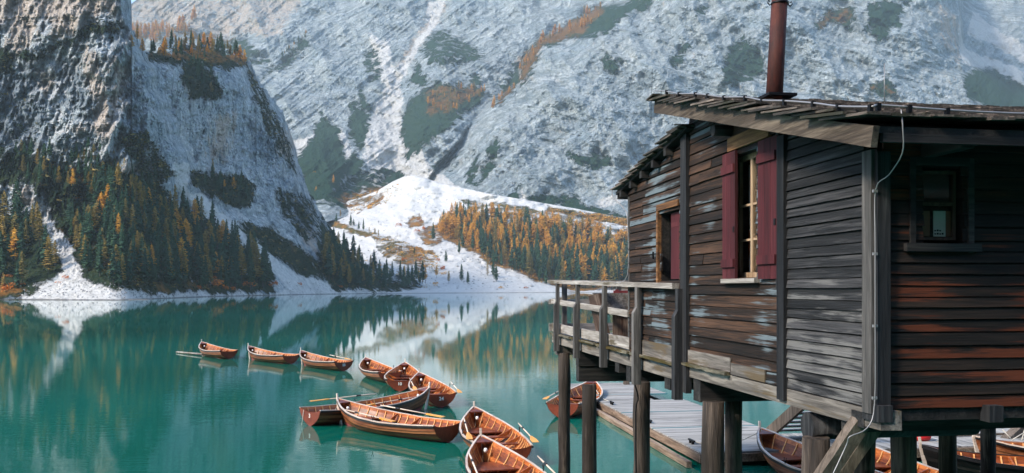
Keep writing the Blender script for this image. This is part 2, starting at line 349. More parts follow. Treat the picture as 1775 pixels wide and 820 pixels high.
def curve(pts):
    a = np.array(pts, float); return lambda x: np.interp(x, a[:, 0], a[:, 1])
shore = curve([(-300,519),(0,519.5),(250,520.5),(300,516),(475,511.6),(600,509.3),(750,508.2),(913,507.5),(1000,506.8),(1400,506.5),(2400,506.5)])
ctop = curve([(430,400),(480,385),(540,366),(590,352),(625,342),(655,330),(680,315),(700,306),(716,304),(735,308),(765,318),(850,336),(1000,362),(1092,380),(1250,400),(1700,440),(2400,450)])
atop = curve([(-300,-90),(196,-90),(214,-40),(228,2),(220,22),(230,58),(240,74),(250,84),(268,90),(300,84),(360,82),(420,98),(430,112),(450,140),(470,172),(490,200),(505,238),(518,290),(540,340),(556,376),(580,414),(600,440),(625,462),(660,479),(710,493),(745,504)])
FOREST_R = [(765,392),(782,382),(800,378),(870,384),(905,391),(994,404),(1092,432),(1180,455),(1180,502),(985,503),(925,487),(905,474),(851,460),(836,446),(790,424),(760,408)]
def A_depth(px, py):
    Ds = sum(F * HC / (shore(px + o) - HY) for o in range(-60, 61, 10)) / 13; s = np.maximum(shore(px) - py, 0)
    D = Ds * (1 + .0014 * np.minimum(s, 140) + .00042 * np.maximum(s - 140, 0))
    D = D + 55 * sstep(-6, 26, px - curve([(-90,205),(0,216),(60,232),(100,252),(160,262),(200,276),(300,320),(400,350)])(py) + 16 * fbm(py / 30, px * 0, 4.4, 4)) * sstep(420, 250, py)
    return D
def A_relief(px, py, D):
    amt = sstep(3, 90, shore(px) - py)
    q = px + .35 * py
    r = ridged(q / 70, py / 150, 1.3, 7, .56) * 20 + ridged(q / 24, py / 60 , 4.1, 5, .58) * 9 + fbm(px / 9, py / 13, 2.2, 4, .6) * 4
    r += 5 * np.abs(fbm(px / 60, py / 12 + .3 * px / 30, 7.7, 4)) + ridged(px / 13, py / 17, 8.8, 3, .6) * 5 + 7 * np.round(3 * fbm(px / 26, py / 20, 9.9, 3)) / 3
    edge = np.clip((py - atop(px)) / 60, 0, 1)
    D = D - .62 * r * amt * (.35 + .65 * sstep(60, 200, shore(px) - py)) + 60 * (1 - edge) ** 2
    s = shore(px) - py; lim = F * (HC - .045 * s) / np.maximum(py - HY, .5)
    return np.where(py > HY + .5, np.minimum(D, lim), D)
B2P = [(735,330),(749,300),(783,258),(826,205),(850,181),(868,172),(885,150),(900,110),(926,72),(983,46),(1035,18),(1080,0),(1110,-40),(1200,-160),(1600,-160),(1665,-60),(1668,40),(1670,90),(1690,112),(1760,160),(1900,210),(2000,600),(735,600)]
def B_depth(px, py):
    D1 = 1440 + (330 - py) * 2.7
    D1 = D1 - 130 * np.exp(-((px - 775) / 75) ** 2) * sstep(40, 110, py) * sstep(330, 230, py)
    D1 = D1 + 45 * np.exp(-((px - curve([(-90,800),(0,765),(150,690),(320,690)])(py)) / 26) ** 2) - 60 * np.exp(-((px - 560) / 40) ** 2) * sstep(180, 260, py)
    D1 = D1 + 140 * sstep(1640, 1720, px)
    D2 = 1215 + (380 - py) * 1.25
    d = sdf(px, py, B2P) + 5 * fbm(px / 25, py / 25, 3, 4)
    D2 = D2 + 260 * np.exp(-np.maximum(d, 0) / 38)
    wgt = sstep(-2, 5, d)
    return D1 * (1 - wgt) + D2 * wgt
def B_relief(px, py, D):
    q = px - .45 * py
    r = ridged(q / 95, (py + .3 * px) / 130, 8.3, 7, .5) * 44 + ridged(q / 33, py / 40, 2.1, 5, .6) * 10 + fbm(px / 9, py / 9, 6, 4, .62) * 8 + fbm(q / 60, py / 60, 9, 4) * 40
    r += ridged((px + .2 * py) / 160, (py - .32 * px) / 17, 5.5, 4, .5) * 9
    v1 = px * .62 + py * .79; v2 = -px * .24 + py * .97             # bedding ledges and long diagonal gullies
    r += ridged(v1 / 15, (px - py) / 260, 3.3, 4, .5) * 16 * sstep(950, 800, px) + ridged(v2 / 12, (px + py) / 300, 4.4, 4, .5) * 9 + ridged((px * .8 + py * .6) / 70, (py - px) / 500, 6.4, 3, .5) * 26 * sstep(760, 900, px)
    return D - r * (.25 + .75 * sstep(400, 250, py))
def C_depth(px, py):
    Ds = F * HC / (shore(px) - HY); Dt = curve([(430,1380),(700,1370),(850,1230),(1092,1150),(2400,1150)])(px)
    k = np.clip((shore(px) - py) / (shore(px) - ctop(px)), 0, 1.3)
    D = Ds + (Dt - Ds) * k ** .72
    return D
def C_relief(px, py, D):
    k = sstep(2, 50, shore(px) - py)
    # low moraine ridge crossing the fan
    d = py - curve([(480,345),(551,372),(621,402),(690,427),(740,440)])(px)
    return D - k * (fbm(px / 40, py / 16, 3, 5) * 22 + fbm(px / 8, py / 4, 5, 4) * 4) - 14 * np.exp(-(d / 5) ** 2) * sstep(720, 690, px)

def make_sheet(name, mat, x0, x1, step, yb, yt, rows, depth, relief, paintf, back=None, jag=0, pw=1.0):
    xs = np.arange(x0, x1 + step, step, dtype=float); b = yb(xs); t = yt(xs)
    if jag: t = t + jag * (fbm(xs / 14, xs * 0, 1.7, 6, .65) + .5 * np.abs(fbm(xs / 30, xs * 0, 5.7, 3))) * sstep(-60, 20, t) * sstep(500, 400, t)
    k = (np.linspace(0, 1, rows) ** pw)[:, None]; PY = b[None] + (t - b)[None] * k; PX = np.repeat(xs[None], rows, 0)
    D = relief(PX, PY, depth(PX, PY))
    grid_obj(name, mat, PX, PY, D, paintf(PX, PY), back)
    def at(px, py):
        fi = np.clip((px - x0) / step, 0, len(xs) - 1.001); i = int(fi); col_ = PY[:, i]; j = int(np.argmin(np.abs(col_ - py))); D_ = D[j, i]
        return Vector(ray(px, py, D_))
    return at

A_VEG = [
 [(-200,85),(22,88),(62,91),(121,66),(154,44),(190,33),(216,48),(205,56),(161,60),(121,78),(73,98),(29,103),(22,126),(-200,126)],
 (-.6, [(-200,140),(51,168),(73,205),(110,234),(154,256),(170,300),(-200,320)]),
 [(252,92),(278,78),(384,80),(421,98),(430,113),(384,123),(351,113),(388,154),(380,172),(329,172),(311,135),(318,110),(263,108)],
 [(329,294),(366,301),(421,305),(443,323),(435,356),(402,360),(366,341),(333,320)],
 (.5, [(-200,240),(44,262),(102,290),(157,292),(205,288),(263,310),(300,352),(340,371),(384,393),(413,415),(468,466),(476,508),(220,508),(146,484),(128,433),(95,389),(73,338),(44,323),(-200,320)]),
 [(-200,390),(37,374),(66,378),(95,433),(110,470),(60,505),(30,520),(-200,520)],
 [(413,385),(465,396),(541,444),(571,484),(520,477),(468,437)],
 [(556,378),(600,430),(640,470),(730,498),(700,506),(575,503),(548,460)],
 (.1, [(425,110),(450,150),(480,205),(500,250),(512,300),(470,240),(440,170)]),

 (.2,[(205,240),(250,230),(300,300),(260,330)]),
 (.1,[(480,330),(540,345),(560,400),(530,420),(490,370)]),
]
A_SCREE = [
 [(70,341),(84,352),(110,393),(132,440),(139,470),(183,490),(256,503),(300,506),(475,508),(620,503),(760,503),(760,520),(-200,540),(37,530),(37,499),(95,488),(106,466),(95,418),(73,382)],
 [(300,279),(326,283),(329,338),(351,334),(384,371),(421,393),(457,426),(505,473),(560,486),(604,500),(600,514),(472,516),(500,499),(462,466),(407,415),(383,396),(346,371),(312,334),(298,294)],
 [(124,284),(150,310),(158,330),(148,330)],
]
A_WARM = [
 [(146,80),(168,95),(190,176),(198,220),(176,242),(157,205),(172,190),(146,121)],
 [(190,102),(220,121),(205,183),(194,220),(185,190),(200,140)],
 [(15,22),(62,11),(70,55),(44,84),(7,80)], [(92,0),(135,0),(139,48),(110,70),(84,62)], [(-200,-90),(220,-90),(200,20),(-200,60)],
 [(370,208),(406,198),(388,278),(366,271)], [(487,227),(505,242),(505,278),(487,263)], [(318,139),(351,146),(329,161)],
 [(66,124),(95,135),(80,157)], [(110,215),(146,215),(132,240)], [(22,320),(40,318),(60,352),(40,358),(24,340)], [(216,280),(232,290),(226,308),(212,296)], [(525,395),(545,400),(548,440),(532,430)],
]
A_STAIN = [[(128,84),(150,110),(165,190),(120,200),(100,170),(90,110)], [(370,260),(395,230),(400,285),(380,290)], [(412,200),(470,210),(500,290),(440,280)], [(200,140),(240,110),(262,200),(255,300),(215,250)],[(-200,120),(60,100),(90,200),(40,300),(-200,300)],[(480,300),(545,360),(555,420),(500,400)]]
A_AUT = [[(124,270),(165,327),(161,335),(115,291)], (.0, [(100,400),(256,420),(329,450),(380,500),(220,510),(140,477)]), [(-200,480),(40,490),(40,516),(-200,516)], (-.2, [(440,400),(540,444),(575,490),(500,470)]), (.3,[(245,70),(430,90),(430,112),(250,100)]), (-.2,[(30,240),(110,240),(210,300),(190,330),(60,290)])]
def paintA(px, py):
    wx = px + 7 * fbm(px / 18, py / 18, 11, 4); wy = py + 7 * fbm(px / 18, py / 18, 12, 4)
    return dict(veg=paint(wx, wy, A_VEG), scree=paint(wx, wy, A_SCREE, 8), warm=paint(wx, wy, A_WARM, 16), stain=paint(wx, wy, A_STAIN, 16), aut=paint(wx, wy, A_AUT))
B_VEG = [
 [(559,194),(578,209),(597,250),(604,290),(590,330),(540,360),(525,300),(510,275),(540,240)], [(623,149),(646,188),(638,196),(618,171)],
 [(614,175),(640,200),(638,239),(629,256),(608,243),(604,200)], [(616,256),(629,277),(625,300),(590,312),(560,335),(580,300),(600,275)],
 (.35, [(560,345),(610,305),(672,295),(700,300),(706,330),(668,355),(617,370)]),
 [(706,188),(740,143),(817,149),(843,149),(826,183),(791,209),(749,239),(723,265),(706,273),(698,239),(696,200)],
 (.3, [(766,51),(800,68),(838,100),(791,113),(749,115),(732,90),(744,64)]), [(723,107),(740,145),(708,147)], (.1, [(646,81),(661,98),(661,137),(638,141),(631,102)]),
 [(821,128),(838,137),(834,149),(813,141)], [(868,147),(898,112),(905,141),(877,156)],
 [(855,181),(880,149),(898,141),(902,98),(928,68),(983,43),(1030,13),(1090,5),(1140,-30),(1128,5),(1090,26),(1043,60),(983,70),(941,83),(919,128),(898,149),(868,181)],
 (.4, [(1047,90),(1077,107),(1073,132),(1047,124)]), (.4, [(979,260),(1022,265),(1064,273),(1060,290),(1005,286)]),
 (.4, [(749,294),(783,262),(800,256),(774,294)]), (.3, [(817,273),(830,265),(825,324),(808,316)]), (.3, [(845,250),(865,240),(850,300),(835,310)]),
 [(873,346),(902,320),(895,350)], [(906,346),(924,333),(957,342),(1001,338),(1019,357),(1063,371),(1090,380),(1070,385),(975,362),(950,355)],
 [(1412,46),(1435,19),(1476,8),(1480,49),(1442,42),(1416,53)], [(1503,4),(1579,4),(1556,42),(1522,72),(1503,42)], (.5, [(1290,57),(1301,80),(1328,99),(1320,129),(1275,148),(1245,156),(1263,87)]),
 (.3, [(1184,76),(1201,80),(1176,114),(1161,103)]), [(1495,160),(1533,133),(1556,152),(1549,170)], [(1670,129),(1693,118),(1724,122),(1775,152),(1900,200),(1775,230),(1675,170)],
 (.5,[(1095,-30),(1130,-20),(1120,18),(1096,20)]), (.1,[(1205,0),(1225,10),(1210,25)]), (.3,[(535,80),(500,118),(460,130),(525,70)]), (.2,[(300,50),(420,70),(470,110),(400,110)]),
]
B_SCREE = [
 [(636,312),(690,240),(716,240),(760,302),(805,330),(805,390),(600,390),(622,338)],
 [(689,145),(698,162),(698,239),(715,282),(752,308),(790,330),(790,380),(640,380),(640,335),(655,312),(631,273),(638,222),(651,179),(668,154)],
 [(757,-60),(784,-60),(774,0),(749,47),(715,107),(693,149),(672,149),(706,102),(736,47)],
 (.4,[(640,60),(672,68),(689,137),(672,160),(645,120)]), [(578,213),(612,252),(606,299),(560,310),(594,265)], [(510,245),(550,226),(514,283)],
 (.6, [(1660,20),(1672,80),(1775,126),(1775,150),(1724,122),(1668,108)]), (.5, [(1685,20),(1775,80),(1775,110),(1680,60)]), [(1030,353),(1071,335),(1105,345),(1040,364)], (.5,[(890,350),(905,330),(912,350)]),
]
B_WARM = [(.2,[(225,-60),(560,-60),(480,60),(330,60),(225,40)]), [(898,98),(940,75),(930,100),(905,140)], (.2,[(760,0),(775,0),(700,120),(690,120)]), (.0,[(1630,10),(1660,40),(1665,100),(1640,80)]), (.4,[(900,105),(922,90),(916,130),(897,142)]), (.1,[(640,250),(700,240),(720,290),(660,300)])]
B_AUT = [[(855,181),(877,149),(898,141),(902,98),(928,68),(983,40),(1030,10),(1050,20),(1010,60),(941,84),(919,128),(898,149),(868,181)], (.3, [(735,150),(800,145),(843,152),(790,190),(740,200)]), (.5, [(580,345),(610,330),(700,315),(706,335),(668,360),(617,372)]), (.2, [(1412,30),(1480,10),(1470,40),(1420,50)]), (.2,[(1495,160),(1533,140),(1556,160)]), (.8,[(225,60),(300,45),(350,30),(420,70),(300,90)])]
def paintB(px, py):
    wx = px + 8 * fbm(px / 22, py / 22, 21, 5); wy = py + 8 * fbm(px / 22, py / 22, 22, 5)
    return dict(veg=paint(wx, wy, B_VEG), scree=paint(wx, wy, B_SCREE, 10), warm=paint(wx, wy, B_WARM, 12), aut=paint(wx, wy, B_AUT), stain=np.full(px.shape, -9.0))
C_VEG = [FOREST_R, [(545,366),(573,380),(621,399),(683,418),(692,428),(661,418),(610,404),(555,386)], (.2,[(701,386),(727,371),(736,388),(712,396)]), (.1,[(720,400),(760,390),(770,420),(740,425)]),
 (.3, [(570,456),(650,470),(720,490),(720,500),(560,500)]), (.3, [(945,358),(1092,378),(1180,392),(1180,402),(1092,392),(953,368)]), (.1,[(560,362),(612,352),(660,335),(668,350),(617,370)]),
 (.1, [(800,345),(870,352),(1000,375),(1092,395),(1092,420),(1000,395),(900,375),(820,365)]), (.05,[(640,400),(760,440),(730,470),(660,440)]), [(1150,430),(1180,390),(2400,440),(2400,505),(1150,505)],(.2,[(540,330),(575,340),(590,372),(560,372)])]
def paintC(px, py):
    wx = px + 5 * fbm(px / 14, py / 8, 31, 5); wy = py + 4 * fbm(px / 14, py / 8, 32, 5)
    return dict(veg=paint(wx, wy, C_VEG, 10), scree=np.full(px.shape, .55), warm=np.full(px.shape, -9.0), aut=paint(wx, wy, [(.6,[(700,360),(2400,380),(2400,520),(900,520),(700,470)]), (.5,[(560,330),(716,310),(700,380),(560,380)]), (.1,[(540,360),(700,430),(700,470),(540,400)])]), stain=np.full(px.shape, -9.0))

atB = make_sheet('far_mountain', M['far_rock'], 150, 2350, 2.2, lambda x: ctop(x) + 26, lambda x: np.interp(x, [150,222,226,234,240,300,2400], [-5,-5,8,2,-6,-95,-95]), 250, B_depth, B_relief, paintB, [(60,10),(300,-60),(900,-600)])
atC = make_sheet('valley_slope', M['valley'], 430, 2350, 2.5, lambda x: shore(x) + .9, ctop, 150, C_depth, C_relief, paintC, [(120, -14)], pw=1.4)
atA = make_sheet('near_cliff', M['near_rock'], -300, 745, 1.8, lambda x: shore(x) + .9, atop, 330, A_depth, A_relief, paintA, [(14,6),(50,-10),(160,-60),(330,-320)], jag=22)

# lake bed sheet and water
t = NT('lake_bed'); M['bed'] = t.done(t.ramp(t.noise(t.coord(), .4, 6), [(.3, (.16,.16,.14)), (.7, (.3,.3,.27))]), .95)
mb = MB(); mb.quad((-4500,-1500,-4), (4500,-1500,-4), (4500,4500,-4), (-4500,4500,-4)); tag(mb.build('ground', M['bed']), kind='structure')
t = NT('water'); co = t.coord(); s3 = t.n.new('ShaderNodeSeparateXYZ'); t.put(s3.inputs[0], co)
near = t.mr(s3.outputs[1], 10, 70, .55, .07)                                # breeze near the moorings dies out on the open lake
patch = t.mr(t.noise(t.mapping(co, (.5, 1, 1)), .045, 4, .6, .5), .4, .62, .35, 1.0)
w1 = t.noise(t.mapping(co, (.55, 1.25, 1)), 2.1, 4, .55, .4); w2 = t.noise(t.mapping(co, (.6, 1.0, 1)), .45, 3, .5, .3); w3 = t.noise(t.mapping(co, (.6, 1.2, 1)), 7.0, 2, .5)
h = t.math('ADD', t.math('ADD', t.math('MULTIPLY', w1, .009), t.math('MULTIPLY', w2, .009)), t.math('MULTIPLY', w3, .004))
h = t.math('MULTIPLY', h, t.math('MULTIPLY', near, patch))
bc = t.mix(t.mr(t.noise(co, .02, 4), .35, .65), (.0,.09,.062), (.0,.165,.128))
t.p.inputs['IOR'].default_value = 1.42; t.p.inputs['Specular Tint'].default_value = (.58, 1, .96, 1)
M['water'] = t.done(bc, .02, t.bump(h, 1.0, 1.0), 0.0, .5)
mb = MB(); mb.quad((-4000,-1200,0), (4000,-1200,0), (4000,1300,0), (-4000,1300,0)); tag(mb.build('water', M['water']), kind='structure')
# haze: the air over the lake
t = NT('haze'); t.n.remove(t.p); pv = t.n.new('ShaderNodeVolumePrincipled'); t.l.new(pv.outputs[0], t.out.inputs['Volume'])
pv.inputs['Color'].default_value = (.74, .93, 1, 1); pv.inputs['Density'].default_value = .00012; pv.inputs['Anisotropy'].default_value = .2
mb = MB(); mb.box(-3800, 3800, -120, 4300, -5, 1500); tag(mb.build('haze', t.m), kind='stuff')
# wooded shore behind the camera, unseen; added to darken the hut front and window
t = NT('hill_wood'); M['unseen_hill'] = t.done(t.ramp(t.noise(t.coord(), .25, 8, .7), [(.35, (.012,.022,.012)), (.65, (.05,.07,.03))]), .95, None, 0.0, .1)
gx, gy = np.meshgrid(np.linspace(-320, 320, 90), np.linspace(0, 1, 30)); hz = -1 + 95 * gy ** .8 + 7 * fbm(gx / 20, gy * 9, 3, 5) * sstep(0, .1, gy); hy = -14 - 130 * gy + .0006 * gx ** 2
V = np.stack([gx, hy, hz], -1).reshape(-1, 3); i = np.arange(90 * 30).reshape(30, 90); Fq = np.stack([i[:-1, :-1], i[:-1, 1:], i[1:, 1:], i[1:, :-1]], -1).reshape(-1, 4)
me = bpy.data.meshes.new('unseen_hill'); me.from_pydata(V.tolist(), [], Fq.tolist()); me.materials.append(M['unseen_hill']); tag(link('unseen_hill', me), kind='structure')

# ------------------------------------------------------------------ trees
def leafmat(name, a, b, c):
    t = NT(name); r = t.objrand(); n = t.noise(t.coord(), 9, 3); ti = t.attr('tint')
    k = t.mix(r, a, b); k = t.mix(t.math('MULTIPLY', ti, .6), k, c); k = t.mix(t.mr(n, .3, .7, .35, 0), k, tuple(x * .35 for x in a))
    return t.done(k, .8, None, 0.0, .15)
M['spruce'] = leafmat('spruce', (.018,.058,.042), (.04,.095,.052), (.065,.12,.055))
M['larch'] = leafmat('larch', (.5,.2,.025), (.8,.4,.05), (.85,.5,.1))
M['larch_olive'] = leafmat('larch_olive', (.13,.125,.04), (.36,.23,.05), (.42,.28,.08))
M['rust_leaf'] = leafmat('rust_leaf', (.35,.07,.012), (.62,.17,.025), (.7,.25,.04))
M['mugo'] = leafmat('mugo', (.014,.032,.018), (.03,.05,.02), (.04,.055,.025))
M['bark'] = plain('bark', (.1,.085,.075), .9, 0, .4)
def conifer(seed, airy=False):                  # unit height
    r = random.Random(seed); tr = MB(); tr.tube([(0,0,-.03), (r.uniform(-.006,.006),r.uniform(-.006,.006),.5), (0,0,.99)], [.014,.009,.002], 5)
    c = MB(); n = 19 if not airy else 17; base = r.uniform(.1,.2) if not airy else r.uniform(.16,.3)
    W = r.uniform(.13,.2) if not airy else r.uniform(.14,.23)
    for i in range(n):
        f = i / (n - 1); z = base + (1 - base) * f ** .93 * .97
        rad = W * (1 - f) ** (.75 if not airy else .6) * min(1, .55 + f * 3) * r.uniform(.75, 1.1) + .01
        for k in range(9):
            if airy and r.random() < .15: continue
            a = r.uniform(0, 6.283); q = rad * r.uniform(.6, 1.15); dr = q * r.uniform(.25, .6) * (1 if not airy else .4); w_ = q * r.uniform(.28, .45)
            ca, sa = math.cos(a), math.sin(a); t_ = r.random()
            P = lambda rr, ss, zz: (ca * rr - sa * ss, sa * rr + ca * ss, z + zz)
            c.tri(P(0, 0, .02), P(q * .6, -w_, -dr * .5), P(q, 0, -dr), t_); c.tri(P(0, 0, .02), P(q, 0, -dr), P(q * .6, w_, -dr * .5), t_)
            for _ in range(2 if not airy else 3):   # hanging twigs
                u = r.uniform(.3, 1) * q; s_ = r.uniform(-1, 1) * w_ * .8; hh = r.uniform(.015, .035)
                c.tri(P(u - .02, s_, -dr * .6), P(u + .02, s_ + r.uniform(-.012, .012), -dr * .7), P(u, s_, -dr * .8 - hh), r.random())
    return tr, c
def bushm(seed, n=70, flat=.7):
    r = random.Random(seed); c = MB()
    lumps = [(r.uniform(-.4,.4), r.uniform(-.4,.4), r.uniform(.2,.6) * flat) for _ in range(5)]
    for _ in range(n):
        l = r.choice(lumps); a = r.uniform(0, 6.283); e = r.uniform(-.5, 1.5); d = r.uniform(.15, .34)
        p = Vector((l[0] + d * math.cos(a) * math.cos(e), l[1] + d * math.sin(a) * math.cos(e), max(.02, l[2] + d * math.sin(e) * flat)))
        q = [p + Vector((r.uniform(-1,1), r.uniform(-1,1), r.uniform(-.8,.8))) * .14 for _ in range(3)]; c.tri(*q, r.random())
    return c
NV = 6
PROTO = {}
for kind, airy, mats in (('spruce', False, ['spruce']), ('larch', True, ['larch']), ('olive', True, ['larch_olive'])):
    L_ = []
    for i in range(NV):
        tr, c = conifer(100 + i + 50 * len(PROTO), airy)
        whole = MB(); whole.v = list(c.v); whole.f = list(c.f); whole.t = list(c.t); whole.m = [0] * len(c.f); whole.sm = [False] * len(c.f)
        o = len(whole.v); whole.v += tr.v
        for f_, t_ in zip(tr.f, tr.t): whole.face([o + k for k in f_], t_, 1)
        L_.append((tr.mesh('trunk', M['bark']), c.mesh('crown', M[mats[0]]), whole.mesh('tree', [M[mats[0]], M['bark']])))
    PROTO[kind] = L_
BUSH = {'rust': [bushm(300 + i).mesh('bush', M['rust_leaf']) for i in range(4)], 'gold': [bushm(320 + i).mesh('bush', M['larch']) for i in range(4)], 'green': [bushm(340 + i).mesh('bush', M['mugo']) for i in range(4)]}
NAME = {'spruce': 'spruce_tree', 'larch': 'larch_tree', 'olive': 'larch_tree'}
CAT = {'spruce': 'spruce', 'larch': 'larch', 'olive': 'larch'}
PLAN = []
def plant(*a, **k): PLAN.append((a, k))
def plant_now(kind, at, px, py, hpx, label, group, parts=True, sink=.4):
    p = at(px, py); h = hpx / F * p.y; i = rnd.randrange(NV); wd = h * rnd.uniform(.85, 1.2)
    if parts:
        o = empty(NAME[kind], p - Vector((0, 0, sink)), rnd.uniform(0, 6.28), label=label, cat=CAT[kind], group=group)
        for nm, me in (('trunk', PROTO[kind][i][0]), ('crown', PROTO[kind][i][1])): link(nm, me, o).scale = (wd, wd, h)
    else:
        o = tag(link(NAME[kind], PROTO[kind][i][2], None, p - Vector((0, 0, sink)), (0, 0, rnd.uniform(0, 6.28))), label, CAT[kind], group); o.scale = (wd, wd, h)
    return o
def inpoly(poly):
    xs = [p[0] for p in poly]; ys = [p[1] for p in poly]
    while True:
        x, y = rnd.uniform(min(xs), max(xs)), rnd.uniform(min(ys), max(ys))
        if sdf(np.array([x]), np.array([y]), poly)[0] > 0: return x, y
def wood_lot(poly, n, at, hs, mixk, labels, group, parts, mind=5):
    """mixk: function (x, y) -> kind; labels: kind -> label"""
    pts = []; tries = 0
    while len(pts) < n and tries < n * 30:
        tries += 1; x, y = inpoly(poly)
        if all((x - a) ** 2 + ((y - b) * 1.6) ** 2 > mind ** 2 for a, b in pts): pts.append((x, y))
    for x, y in pts:
        k = mixk(x, y); plant(k, at, x, y, (lambda q: q[0] * .72 + (q[1] * 1.08 - q[0] * .72) * rnd.random() ** .8)(hs(x, y)), labels[k], group + (' (larches)' if k != 'spruce' else ' (spruces)'), parts)
def mixer(ps, pl):
    def f(x, y):
        r = rnd.random(); return 'spruce' if r < ps else 'larch' if r < ps + pl else 'olive'
    return f
# left bank wood
LB = [(150,300),(205,330),(262,350),(300,372),(350,384),(395,425),(440,448),(470,478),(476,500),(300,503),(205,497),(150,478),(128,430),(118,395),(160,380),(140,340)]
lab = {'spruce': 'dark green spruce in the dense wood on the left bank below the cliff', 'larch': 'golden larch among dark spruces on the left bank', 'olive': 'olive brown larch in the wood on the left bank'}
wood_lot(LB, 300, atA, lambda x, y: (32 + (y - 300) * .08, 48 + (y - 300) * .11), mixer(.66, .05), lab, 'trees of the left bank wood', True, 5)
LB2 = [(-60,400),(40,385),(68,392),(92,440),(106,476),(50,500),(-60,510)]
lab = {'spruce': 'dark spruce in the grove left of the pale scree chute', 'larch': 'orange larch in the grove left of the pale scree chute', 'olive': 'brown larch in the grove left of the pale scree chute'}
wood_lot(LB2, 45, atA, lambda x, y: (45, 75), mixer(.5, .1), lab, 'trees left of the scree chute', True, 7)
UP = [(20,262),(110,280),(165,262),(205,300),(160,335),(80,330),(20,300)]
lab = {'spruce': 'small dark spruce high under the left cliff face', 'larch': 'small golden larch high under the left cliff face', 'olive': 'small brown larch high under the left cliff face'}
wood_lot(UP, 60, atA, lambda x, y: (20, 42), mixer(.7, .04), lab, 'trees high under the left cliff', True, 8)
UP2 = [(205,300),(262,318),(300,345),(250,345),(215,330)]
wood_lot(UP2, 14, atA, lambda x, y: (24, 44), mixer(.75, .03), lab, 'trees high under the left cliff', True, 8)
DM = [(255,88),(300,78),(360,78),(400,86),(420,97),(400,104),(330,100),(262,102)]
lab = {'spruce': 'dark spruce on top of the round rocky buttress', 'larch': 'golden larch on top of the round rocky buttress', 'olive': 'brown larch on top of the round rocky buttress'}
wood_lot(DM, 46, atA, lambda x, y: (15, 31), mixer(.45, .3), lab, 'trees on top of the buttress', True, 5)
DM2 = [(318,112),(345,108),(385,155),(372,170),(340,150)]
lab = {'spruce': 'dark spruce in the gully below the buttress top', 'larch': 'golden larch in the gully below the buttress top', 'olive': 'brown larch in the gully below the buttress top'}
wood_lot(DM2, 22, atA, lambda x, y: (16, 28), mixer(.85, .05), lab, 'trees in the buttress gully', True, 5)
DM3 = [(335,298),(420,308),(438,325),(430,350),(400,355),(360,335)]
lab = {'spruce': 'dark spruce on the ledge halfway down the buttress', 'larch': 'golden larch on the ledge halfway down the buttress', 'olive': 'brown larch on the ledge halfway down the buttress'}
wood_lot(DM3, 16, atA, lambda x, y: (18, 30), mixer(.85, .05), lab, 'trees on the buttress ledge', True, 7)
for x, y, h in ((238,66,30),(228,80,26),(247,90,30),(408,98,24),(416,100,28),(424,106,26)): plant('larch', atA, x, y + 4, h, 'golden larch leaning out at the edge of the rocky buttress', 'larches at the buttress edge')
# middle bank
MB_ = [(560,440),(600,440),(640,466),(700,478),(738,486),(738,499),(640,503),(575,502),(560,470)]
lab = {'spruce': 'dark spruce on the bank at the foot of the buttress', 'larch': 'golden larch on the bank at the foot of the buttress', 'olive': 'brown larch on the bank at the foot of the buttress'}
wood_lot(MB_, 62, atA, lambda x, y: (26 + max(0, 640 - x) * .22, 40 + max(0, 640 - x) * .3), mixer(.72, .06), lab, 'trees at the foot of the buttress', True, 5)
# right forest across the lake
FR = FOREST_R
lab = {'spruce': 'dark green spruce in the forest across the lake', 'larch': 'bright orange larch in the forest across the lake', 'olive': 'dull ochre larch in the forest across the lake'}
def mr_(x, y):
    top = np.interp(x, [760,800,905,994,1092,1180], [385,368,380,393,425,450]); d = (y - top) / 60.0; r = rnd.random()
    return 'larch' if r < .66 - .34 * d else 'olive' if r < .86 - .36 * d else 'spruce'
wood_lot(FR, 620, atC, lambda x, y: (24 + (y - 370) * .1, 36 + (y - 370) * .12), mr_, lab, 'trees of the forest across the lake', False, 3.4)
# lone trees on the scree
lab = {'spruce': 'thin dark spruce standing alone on the white scree', 'larch': 'small golden larch standing alone on the white scree', 'olive': 'small brown larch standing alone on the white scree'}
for k, x, y, h in (('spruce',751,418,34),('spruce',800,488,32),('spruce',811,492,24),('spruce',773,455,22),('spruce',796,440,26),('olive',845,478,26),('spruce',855,480,34),('spruce',860,488,30),('spruce',608,393,22),('spruce',622,398,16),('spruce',630,400,22),('olive',650,408,14),('olive',656,411,14),('spruce',583,385,16),('olive',590,378,16),('spruce',565,370,15),
                   ('spruce',554,352,18),('larch',548,338,16),('larch',578,318,16),('olive',560,368,20),('spruce',613,392,14),('olive',640,404,12),('spruce',718,440,12),('olive',725,492,30),('larch',757,482,24),('olive',778,492,24)):
    plant(k, atC, x, y, h, lab[k], 'lone trees on the scree (%s)' % CAT[k], False)
